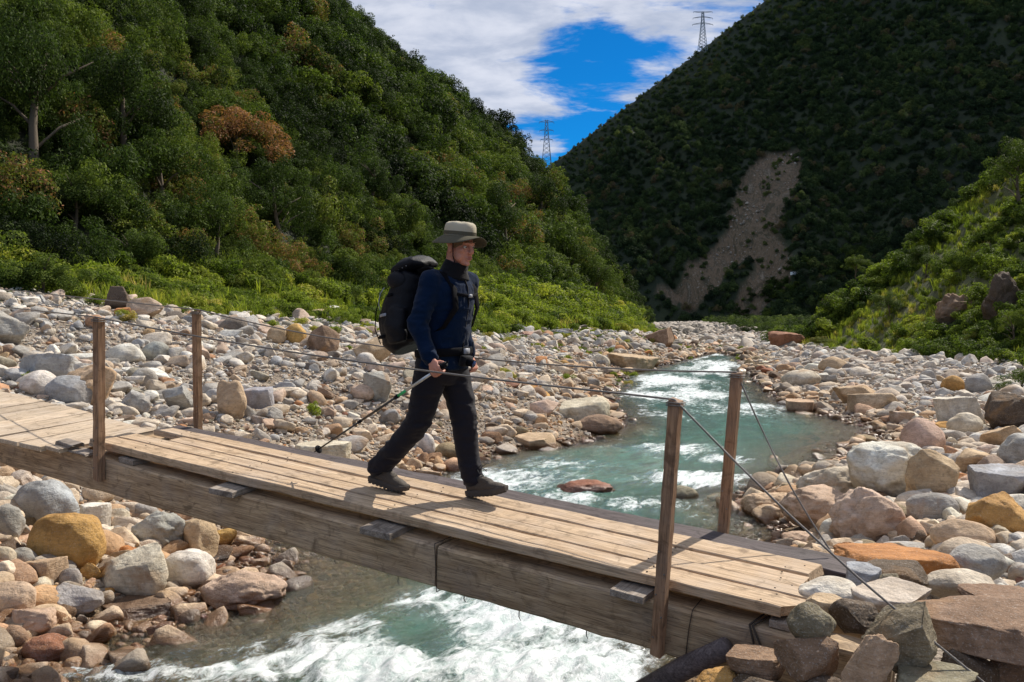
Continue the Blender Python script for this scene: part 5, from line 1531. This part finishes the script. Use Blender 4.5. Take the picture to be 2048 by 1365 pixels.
bm = bmesh.new()
tube_pts(bm, [(-.255, HB, .98), (-.262, HB, .90), (-.268, HB, .82), (-.265, HB, .755)], [(.118, .165), (.128, .180), (.132, .180), (.095, .150)], 28, True, (1, 0, 0))
chain(bm, [RH + Vector((0, .01, .0)), RH.lerp(RK, .45) + Vector((.01, 0, 0)), RK, RK.lerp(RA, .5) + Vector((-.012, 0, -.01)), RA + Vector((-.014, 0, -.012))], [.108, .096, .078, .071, .067], 20, 3)
chain(bm, [LH + Vector((0, -.01, .0)), LH.lerp(LK, .45) + Vector((.01, 0, 0)), LK, LK.lerp(LA, .5) + Vector((-.014, 0, 0)), LA + Vector((-.006, 0, .035))], [.108, .096, .078, .071, .063], 20, 3)
tr = remesh(bm, .009, 5); tr.materials.append(TROUS)
folds(tr, .020, 8, 5, [RK, LK, LK + Vector((.03, 0, .1)), RA, LA + Vector((0, 0, .06)), (-.2, -.12, .80), RK.lerp(RA, .6)], .11)
trous = link('trousers', tr, person, label='dark hiking trousers')
b2 = bmesh.new(); tube_pts(b2, [LH.lerp(LK, .1) + Vector((.075, -.085, .0)), LH.lerp(LK, .5) + Vector((.07, -.068, 0)), LH.lerp(LK, .62) + Vector((.065, -.062, 0))], .004, 6)
link('pocket_seam', bm_mesh('pocket_seam', b2, BLACKF), trous)


def boot(name, heel, direction, pitch, label):
    """boot in its own space: x forward, z up, heel at the origin, sole on z = 0"""
    yaw = math.atan2(direction.y, direction.x)
    M = Matrix.Translation(heel) @ Matrix.Rotation(yaw, 4, 'Z') @ Matrix.Rotation(-pitch, 4, 'Y')
    bm = bmesh.new()
    tube_pts(bm, [(.012, 0, .052), (.07, 0, .056), (.14, 0, .050), (.20, 0, .044), (.25, 0, .040), (.292, 0, .038)], [(.040, .036), (.044, .040), (.042, .043), (.036, .047), (.030, .045), (.016, .028)], 18, True, (0, 0, 1))
    tube_pts(bm, [(.055, 0, .045), (.060, 0, .09), (.056, 0, .135), (.050, 0, .162)], [(.054, .040), (.054, .041), (.050, .041), (.054, .046)], 18, True, (1, 0, 0))
    tube_pts(bm, [(.085, 0, .115), (.13, 0, .088), (.185, 0, .066)], [(.026, .030), (.030, .036), (.028, .040)], 14, True, (0, 0, 1))
    me = remesh(bm, .006, 4); me.materials.append(BOOTM); folds(me, .003, 26, 11, [(.12, 0, .09)], .08)
    bt = link(name, me, person, label=label, mat4=M)
    b = bmesh.new(); n = 26; ring = []
    prof = [(.0, .030), (.02, .038), (.07, .040), (.12, .037), (.18, .046), (.23, .050), (.275, .042), (.303, .018)]
    for lev, (z, gx, ex) in enumerate([(0.0, 0, 0), (.022, .004, .003), (.034, .002, .001)]):
        q = []
        for s in (1, -1):
            for (x, wv2) in (prof if s == 1 else reversed(prof)):
                zz2 = z + (max(0, x - .20) * .16 if lev < 3 else 0)
                q.append(b.verts.new((x - gx * (x < .03) + ex, s * (wv2 + gx), zz2)))
        ring.append(q)
    for r0, r1 in zip(ring, ring[1:]):
        for k in range(len(r0)): b.faces.new((r0[k], r0[(k + 1) % len(r0)], r1[(k + 1) % len(r0)], r1[k]))
    b.faces.new(list(reversed(ring[0]))); b.faces.new(ring[-1])
    link('sole', bm_mesh('sole', b, SOLEM, False), bt)
    lug = bmesh.new()
    for k in range(9):
        for s in (-1, 1):
            bmesh.ops.create_cube(lug, size=1.0, matrix=Matrix.Translation((.02 + .031 * k, .026 * s, -.004 + max(0, .02 + .031 * k - .2) * .16)) @ Matrix.Diagonal((.016, .026, .010, 1)))
    link('lug_tread', bm_mesh('lug_tread', lug, SOLEM, False), bt)
    lc = bmesh.new()
    for k in range(6):
        x0, z0 = .172 - .021 * k, .084 + .0125 * k
        tube_pts(lc, [(x0, -.034, z0 - .012), (x0 + .008, 0, z0 + .016), (x0 - .012, .034, z0 - .004)], .0028, 6); tube_pts(lc, [(x0, .034, z0 - .012), (x0 + .008, 0, z0 + .017), (x0 - .012, -.034, z0 - .004)], .0028, 6)
    for s in (-1, 1):
        tube_pts(lc, [(.10, 0, .158), (.128, .02 * s, .178), (.158, .034 * s, .196), (.172, .036 * s, .190)], .0026, 6)
        tube_pts(lc, [(.10, 0, .158), (.120, .03 * s, .165), (.140, .045 * s, .140)], .0026, 6)
    link('laces', bm_mesh('laces', lc, LACEM), bt)
    return bt


def bodyz(a, b):                                          # deck height below a body-space point
    p = body(a, b, 0); d = p - P0
    return -(d.dot(Wn)) / Wn[2] + .002


hR = Vector((-.785, -.215, bodyz(-.785, -.215) + .034)); hL = Vector((-.128, -.030, bodyz(-.128, -.03) + .010))
boot('boot', hR, Vector((1, .02, 0)), math.radians(-11), 'rear brown hiking boot pushing off')
boot('boot', hL, Vector((1, -.04, 0)), math.radians(9), 'leading brown hiking boot, toe raised')

# --- hat ----------------------------------------------------------------------
HATP = HC0 + HR @ Vector((-.012, 0, .066)); HM = Matrix.Translation(HATP) @ (Euler((math.radians(-2), math.radians(5), math.radians(-14))).to_matrix().to_4x4())
hat = bpy.data.objects.new('hat', None); C.objects.link(hat); hat.parent = person; hat.matrix_local = HM
b = bmesh.new(); n = 40; rings = []
for (rx, ry, z) in ((.110, .097, -.004), (.109, .096, .032), (.106, .093, .057), (.099, .086, .073), (.083, .071, .083), (.046, .040, .087), (.001, .001, .087)):
    rings.append([b.verts.new((rx * math.cos(2 * math.pi * k / n) * (1 + .012 * math.sin(k * 1.7)), ry * math.sin(2 * math.pi * k / n), z + .0025 * math.sin(k * .9 + z * 60))) for k in range(n)])
for r0, r1 in zip(rings, rings[1:]):
    for k in range(n): b.faces.new((r0[k], r0[(k + 1) % n], r1[(k + 1) % n], r1[k]))
link('crown', bm_mesh('crown', b, HATM), hat, label='cream cotton crown')
b = bmesh.new(); rings = []
for z, e in ((.002, .0025), (.026, .0025)):
    rings.append([b.verts.new(((.1095 + e - z * .03) * math.cos(2 * math.pi * k / n), (.0965 + e - z * .03) * math.sin(2 * math.pi * k / n), z)) for k in range(n)])
for k in range(n): b.faces.new((rings[0][k], rings[0][(k + 1) % n], rings[1][(k + 1) % n], rings[1][k]))
link('band', bm_mesh('band', b, HATD), hat, label='dark olive hat band')
b = bmesh.new(); top = []; bot = []
for j, f in enumerate(np.linspace(0, 1, 7)):
    qt, qb = [], []
    for k in range(n):
        th = 2 * math.pi * k / n; rx = .107 + .080 * f; ry = .093 + .070 * f
        z = .0 - .046 * f ** 1.2 * (.35 + .95 * abs(math.sin(th)) ** 1.2 + .35 * max(0, -math.cos(th))) + .0045 * f * math.sin(3 * th + 1) + .010 * f * max(0, math.cos(th))
        qt.append(b.verts.new((rx * math.cos(th), ry * math.sin(th), z + .0015))); qb.append(b.verts.new((rx * math.cos(th), ry * math.sin(th), z - .0015)))
    top.append(qt); bot.append(qb)
for r0, r1 in zip(top, top[1:]):
    for k in range(n): b.faces.new((r0[k], r1[k], r1[(k + 1) % n], r0[(k + 1) % n]))
for r0, r1 in zip(bot, bot[1:]):
    for k in range(n): b.faces.new((r0[(k + 1) % n], r1[(k + 1) % n], r1[k], r0[k]))
for k in range(n): b.faces.new((top[-1][k], bot[-1][k], bot[-1][(k + 1) % n], top[-1][(k + 1) % n]))
link('brim', bm_mesh('brim', b, HATD), hat, label='dark olive floppy brim')
for k in (3.6, 3.95, 4.9, 5.25):
    b = bmesh.new(); bmesh.ops.create_cone(b, cap_ends=True, segments=10, radius1=.0045, radius2=.0045, depth=.002)
    link('eyelet', bm_mesh('eyelet', b, HATD), hat, mat4=Matrix.Translation((.1045 * math.cos(k), .0905 * math.sin(k), .046)) @ Vector((math.cos(k), math.sin(k), 0)).to_track_quat('Z', 'Y').to_matrix().to_4x4())
b = bmesh.new()
for s in (-1, 1):
    tube_pts(b, [hp_(.012, .080 * s, .055), hp_(.020, .079 * s, .0), hp_(.018, .070 * s, -.06), hp_(.016, .045 * s, -.105), hp_(.030, .004 * s, -.128)], .0034, 7)
link('chin_cord', bm_mesh('chin_cord', b, WEB), hat, None) if False else link('chin_cord', bm_mesh('chin_cord', b, WEB), person)

# --- backpack: a thing of its own ----------------------------------------------
pack = bpy.data.objects.new('backpack', None); C.objects.link(pack); pack.matrix_world = PM4 @ Matrix.Translation((-.5, HB, 1.0)); 
pack['label'] = 'large black backpack worn by the hiker'; pack['category'] = 'backpack'
PKI = Matrix.Translation((.5, -HB, -1.0))
def plink(name, me, **kw): return link(name, me, pack, mat4=PKI, **kw)
bm = bmesh.new()
tube_pts(bm, [(-.535, HB, .965), (-.560, HB, 1.01), (-.565, HB, 1.12), (-.535, HB, 1.26), (-.495, HB, 1.38), (-.455, HB, 1.47)], [(.085, .125), (.135, .160), (.150, .170), (.140, .165), (.115, .155), (.085, .13)], 26, True, (1, 0, 0))
for s in (-1, 1):
    tube_pts(bm, [(-.50, HB + .150 * s, 1.02), (-.52, HB + .165 * s, 1.12), (-.50, HB + .155 * s, 1.24)], [(.070, .035), (.080, .045), (.060, .030)], 16, True, (1, 0, 0))
tube_pts(bm, [(-.67, HB, 1.06), (-.68, HB, 1.16), (-.64, HB, 1.30)], [(.040, .105), (.044, .115), (.035, .10)], 18, True, (1, 0, 0))
me = remesh(bm, .011, 4); me.materials.append(PACKF); folds(me, .009, 8, 21, [(-.65, HB, 1.1), (-.5, HB - .15, 1.1), (-.6, HB, 1.3)], .18)
plink('pack_body', me)
bm = bmesh.new()
tube_pts(bm, [(-.60, HB, 1.435), (-.56, HB, 1.475), (-.49, HB, 1.515), (-.415, HB, 1.535), (-.355, HB, 1.52)], [(.030, .10), (.050, .140), (.052, .145), (.045, .135), (.018, .09)], 20, True, (0, 0, 1))
me = remesh(bm, .010, 4); me.materials.append(PACKF); folds(me, .008, 11, 23, [(-.48, HB, 1.53)], .2)
plink('top_lid', me)
for s in (-1, 1):
    b = bmesh.new()
    tube_pts(b, [(-.38, HB + .085 * s, 1.46), (-.28, HB + .105 * s, 1.490), (-.17, HB + .115 * s, 1.455), (-.090, HB + .118 * s, 1.36), (-.075, HB + .125 * s, 1.24), (-.14, HB + .165 * s, 1.12), (-.28, HB + .19 * s, 1.05), (-.42, HB + .15 * s, 1.03)], [(.008, .030)] * 4 + [(.007, .028), (.005, .016), (.005, .014), (.005, .014)], 10, True, (1, 0, .4))
    plink('shoulder_strap', bm_mesh('shoulder_strap', b, WEB))
b = bmesh.new(); pts = []
for k in range(17):
    th = math.radians(-150 + 300 * k / 16); pts.append((-.252 + .168 * math.cos(th), HB + .205 * math.sin(th), .955 + .01 * math.cos(th)))
tube_pts(b, pts, [(.026, .008)] * 17, 10, True, (0, 0, 1)); plink('hip_belt', bm_mesh('hip_belt', b, WEB))
b = bmesh.new(); bmesh.ops.create_cube(b, size=1, matrix=Matrix.Translation((-.078, HB, .965)) @ Matrix.Diagonal((.014, .060, .036, 1))); bmesh.ops.bevel(b, geom=b.edges[:], offset=.004, segments=2); plink('buckle', bm_mesh('buckle', b, GREYP))
b = bmesh.new(); tube_pts(b, [(-.070, HB - .118, 1.325), (-.050, HB, 1.315), (-.070, HB + .118, 1.325)], [(.010, .003)] * 3, 8, True, (0, 0, 1)); plink('sternum_strap', bm_mesh('sternum_strap', b, WEB))
b = bmesh.new(); bmesh.ops.create_cube(b, size=1, matrix=Matrix.Translation((-.048, HB, 1.315)) @ Matrix.Diagonal((.010, .034, .022, 1))); bmesh.ops.bevel(b, geom=b.edges[:], offset=.003, segments=2); plink('sternum_buckle', bm_mesh('sternum_buckle', b, GREYP))
# grey cords over the lid, side cord, small pale star shape
for k in range(4):
    b = bmesh.new(); o_ = .03 * k
    tube_pts(b, [(-.54 + o_, HB - .135, 1.470 + .012 * k), (-.53 + o_, HB - .10, 1.525 + .008 * k), (-.50 + o_, HB - .02, 1.568 - .004 * k), (-.50 + o_ * .8, HB + .06, 1.562)], .0035, 6); plink('lid_cord', bm_mesh('lid_cord', b, GREYP), label='pale grey elastic cord')
b = bmesh.new(); tube_pts(b, [(-.60, HB - .165, 1.37), (-.625, HB - .178, 1.33), (-.63, HB - .190, 1.27), (-.61, HB - .200, 1.225)], .003, 6); plink('side_cord', bm_mesh('side_cord', b, GREYP), label='pale grey side cord')
b = bmesh.new(); tube_pts(b, [(-.66, HB - .135, 1.30), (-.70, HB - .125, 1.22), (-.715, HB - .12, 1.10), (-.67, HB - .12, 1.0)], .0035, 6); plink('compression_strap', bm_mesh('compression_strap', b, WEB))
b = bmesh.new(); vs = []
for k in range(10):
    rr = .020 if k % 2 == 0 else .005; th = math.pi * k / 5 + .3
    vs.append((rr * math.cos(th), rr * math.sin(th)))
lo = [b.verts.new((x_, y_, 0)) for x_, y_ in vs]; hi = [b.verts.new((x_, y_, .003)) for x_, y_ in vs]; b.faces.new(hi); b.faces.new(list(reversed(lo)))
for k in range(10): b.faces.new((lo[k], lo[(k + 1) % 10], hi[(k + 1) % 10], hi[k]))
me = bm_mesh('star_mark', b, GREYP, False)
_n = Vector((-.25, -.85, .35)).normalized()
link('star_mark', me, pack, mat4=PKI @ Matrix.Translation(Vector((-.525, HB - .158, 1.425))) @ _n.to_track_quat('Z', 'Y').to_matrix().to_4x4(), label='small pale star shape')
bm = bmesh.new(); ellipsoid(bm, (-.525, HB - .130, 1.415), (.075, .040, .060), sub=3); me = bm_mesh('lid_pocket', bm, PACKF); plink('lid_pocket', me)

for (q0, q1) in (((-.60, -.10), (-.66, -.11)),):
    pass
for h_ in (1.06, 1.20, 1.33):
    b = bmesh.new(); pp = []
    for k in range(13):
        th = math.radians(100 + 160 * k / 12); cx_ = np.interp(h_, [1.01, 1.12, 1.26, 1.38], [-.560, -.565, -.535, -.495]); rx = np.interp(h_, [1.01, 1.12, 1.26, 1.38], [.142, .158, .148, .122]) + .012; ry = np.interp(h_, [1.01, 1.12, 1.26, 1.38], [.172, .190, .180, .165])
        pp.append((cx_ + rx * math.cos(th), HB + ry * math.sin(th), h_ + .02 * math.cos(th)))
    tube_pts(b, pp, [(.010, .003)] * 13, 8, True, (0, 0, 1)); plink('side_strap', bm_mesh('side_strap', b, GREYP if h_ == 1.20 else WEB))
# --- walking pole ----------------------------------------------------------------
pole = bpy.data.objects.new('trekking_pole', None); C.objects.link(pole); pole.matrix_world = PM4 @ Matrix.Translation(PB)
pole['label'] = 'walking pole trailing from the hiker\'s near hand, silver upper shaft with a green band'; pole['category'] = 'walking pole'
PLI = Matrix.Translation(-PB)
SILV = plain('silver_shaft', (.62, .64, .66), .35, .05, 60, .02, .6); GREEN = plain('green_band', (.05, .50, .16), .45, .05); DARKS = plain('dark_shaft', (.075, .065, .055), .5, .1, 60, .05, .3)
def pseg(name, f0, f1, r0, r1, mt, label=None, seg=12):
    b = bmesh.new(); tube_pts(b, [PT.lerp(PB, f0), PT.lerp(PB, (f0 + f1) / 2), PT.lerp(PB, f1)], [r0, (r0 + r1) / 2, r1], seg); return link(name, bm_mesh(name, b, mt), pole, label=label, mat4=PLI)
pseg('grip', -.015, .085, .0165, .0145, BLACKF); pseg('upper_shaft', .085, .265, .0095, .0095, SILV, 'silver white upper shaft'); pseg('green_band', .265, .325, .0098, .0098, GREEN); pseg('clamp', .325, .350, .0135, .0125, BLACKF)
pseg('middle_shaft', .35, .62, .0078, .0078, DARKS); pseg('clamp', .61, .635, .011, .0105, BLACKF); pseg('lower_shaft', .635, .97, .0062, .0055, DARKS); pseg('basket', .958, .964, .024, .030, BLACKF); pseg('tip', .965, 1.0, .0075, .003, BLACKF)
b = bmesh.new(); q0 = PT + pdir * -.01
tube_pts(b, [q0, q0 + Vector((.03, -.01, .02)), q0 + Vector((.035, -.02, -.03)), RW + Vector((.035, -.02, .0)), RW + Vector((-.03, -.02, .012))], [(.007, .002)] * 5, 8, True, (0, 0, 1)); link('wrist_strap', bm_mesh('wrist_strap', b, WEB), pole, mat4=PLI)

# --- small camera hanging at the waist --------------------------------------------
cmr = bpy.data.objects.new('compact_camera', None); C.objects.link(cmr); CMP = Vector((-.070, HB - .02, .905)); cmr.matrix_world = PM4 @ Matrix.Translation(CMP) @ Matrix.Rotation(.3, 4, 'Y')
cmr['label'] = 'small black camera hanging at the front of the hiker\'s waist'; cmr['category'] = 'camera'
b = bmesh.new(); bmesh.ops.create_cube(b, size=1, matrix=Matrix.Diagonal((.036, .100, .064, 1))); bmesh.ops.bevel(b, geom=b.edges[:], offset=.006, segments=2); link('camera_body', bm_mesh('camera_body', b, BLACKF), cmr)
b = bmesh.new(); bmesh.ops.create_cone(b, cap_ends=True, segments=20, radius1=.027, radius2=.024, depth=.045, matrix=Matrix.Translation((.040, 0, 0)) @ Matrix.Rotation(math.pi / 2, 4, 'Y')); link('lens', bm_mesh('lens', b, WEB), cmr)
b = bmesh.new(); bmesh.ops.create_cone(b, cap_ends=True, segments=20, radius1=.019, radius2=.019, depth=.002, matrix=Matrix.Translation((.0635, 0, 0)) @ Matrix.Rotation(math.pi / 2, 4, 'Y')); link('lens_glass', bm_mesh('lens_glass', b, plain('lens_glass', (.02, .05, .16), .1, .02)), cmr)
b = bmesh.new(); tube_pts(b, [(0, -.052, .02), (.0, -.075, .06), (-.01, -.06, .12)], .003, 6); tube_pts(b, [(0, .052, .02), (.0, .06, .06), (-.01, .04, .12)], .003, 6); link('camera_strap', bm_mesh('camera_strap', b, WEB), cmr)

# ------------------------------------------------------------------ pylons, power line, van
PYL = plain('galvanised', (.20, .22, .24), .6, .1, 3, .0, .2)


def lattice(name, px, py_base, h_px, fn, arms, label, t0=150, t1=1200, dist=None):
    d = ray(px, py_base)
    g = ray_hit(px, py_base, fn, t0, t1, 3000) if dist is None else d * dist
    D = g[1]; H = h_px / F_PX * D
    o = bpy.data.objects.new(name, None); C.objects.link(o); o.location = tuple(g - np.array([0, 0, 1.0])); o['label'] = label; o['category'] = 'pylon'; o['group'] = 'lattice pylons on the ridge'
    H += 1.0; w0 = H * .085; w1 = H * .022; th = max(.10, D * .00035)
    def wz(f): return w0 * (1 - f) ** 1.3 + w1
    for sx in (-1, 1):
        for sy in (-1, 1):
            b = bmesh.new(); tube_pts(b, [(sx * wz(f), sy * wz(f), H * f) for f in np.linspace(0, 1, 6)], th, 4); link('leg', bm_mesh('leg', b, PYL, False), o)
    b = bmesh.new(); N_ = 12
    for k in range(N_):
        f0, f1 = k / N_, (k + 1) / N_
        for s in (-1, 1):
            tube_pts(b, [(-wz(f0), s * wz(f0), H * f0), (wz(f1), s * wz(f1), H * f1)], th * .55, 4); tube_pts(b, [(wz(f0), s * wz(f0), H * f0), (-wz(f1), s * wz(f1), H * f1)], th * .55, 4)
    link('bracing', bm_mesh('bracing', b, PYL, False), o)
    for f, wd, up in arms:
        b = bmesh.new(); L = H * wd
        for s in (-1, 1):
            tube_pts(b, [(0, 0, H * f), (s * L, 0, H * (f + up))], th * .8, 4); tube_pts(b, [(0, 0, H * (f + .035)), (s * L, 0, H * (f + up))], th * .7, 4); tube_pts(b, [(s * L, 0, H * (f + up)), (s * L * 1.02, 0, H * (f + up - .035))], th * .6, 4)
        link('crossarm', bm_mesh('crossarm', b, PYL, False), o)
    return g, H


MF = lambda x, y: mountain(x, y)
gA, hA = lattice('pylon', 1405, 100, 74, MF, [(.97, .24, .03), (.70, .26, -.02), (.86, .25, -.02)], 'lattice pylon with curved arms standing on the upper right ridge', dist=627)
gB, hB_ = lattice('pylon', 1093, 342, 100, MF, [(.96, .14, .0), (.80, .13, .0), (.62, .12, .0)], 'slender lattice pylon in the notch between the two mountains', dist=700)
# power line over the upper left slope
b = bmesh.new(); p0 = ray(270, -12) * 120; p1 = ray(655, 145) * 190; pts = [p0 * (1 - f) + p1 * f + np.array([0, 0, -2.2 * 4 * f * (1 - f)]) for f in np.linspace(-.6, 1.0, 24)]
tube_pts(b, [Vector(q) for q in pts], .035, 5); link('power_line', bm_mesh('power_line', b, plain('cable_grey', (.30, .30, .32), .6)), label='thin power line crossing in front of the upper left slope', cat='power line')
# white van on the valley road
g = ray_hit(1590, 553, MF, 150, 900, 3000)
road = []
van = bpy.data.objects.new('van', None); C.objects.link(van); van.location = tuple(g + np.array([0, -1.0, .2])); van['label'] = 'tiny white van on the road beside the landslide'; van['category'] = 'van'; van.rotation_euler = (0, 0, .25)
WHT = plain('white_paint', (.75, .76, .78), .35, .02, 5, .0); GLS = plain('dark_glass', (.03, .035, .04), .1, .02); TYR = plain('tyre', (.03, .03, .03), .8)
b = bmesh.new()
prof = [(-2.5, .35), (-2.5, 1.9), (1.2, 1.95), (1.9, 1.2), (2.5, 1.05), (2.5, .35)]
lo = [b.verts.new((x_, -.9, z_)) for x_, z_ in prof]; hi = [b.verts.new((x_, .9, z_)) for x_, z_ in prof]; b.faces.new(lo); b.faces.new(list(reversed(hi)))
for k in range(6): b.faces.new((lo[k], hi[k], hi[(k + 1) % 6], lo[(k + 1) % 6]))
bmesh.ops.recalc_face_normals(b, faces=b.faces); bmesh.ops.bevel(b, geom=b.edges[:], offset=.08, segments=2); link('van_body', bm_mesh('van_body', b, WHT, False), van)
for x0, x1 in ((-2.2, -1.2), (-1.0, 0), (.2, 1.0)):
    b = bmesh.new(); bmesh.ops.create_cube(b, size=1, matrix=Matrix.Translation(((x0 + x1) / 2, 0, 1.5)) @ Matrix.Diagonal((x1 - x0, 1.83, .5, 1))); link('window', bm_mesh('window', b, GLS, False), van)
for x0 in (-1.6, 1.6):
    for s in (-1, 1):
        b = bmesh.new(); bmesh.ops.create_cone(b, cap_ends=True, segments=16, radius1=.36, radius2=.36, depth=.25, matrix=Matrix.Translation((x0, .8 * s, .36)) @ Matrix.Rotation(math.pi / 2, 4, 'X')); link('wheel', bm_mesh('wheel', b, TYR), van)

b = bmesh.new(); q0 = ray(1285, 1385) * 4.75; q1 = ray(1455, 1296) * 4.45
tube_pts(b, [Vector(q0), Vector(q0 * .5 + q1 * .5) + Vector((0, 0, .012)), Vector(q1)], [.062, .058, .055], 14)
link('log', bm_mesh('log', b, WOODD, True), label='dark round log bracing the right bank under the bridge end', cat='log')
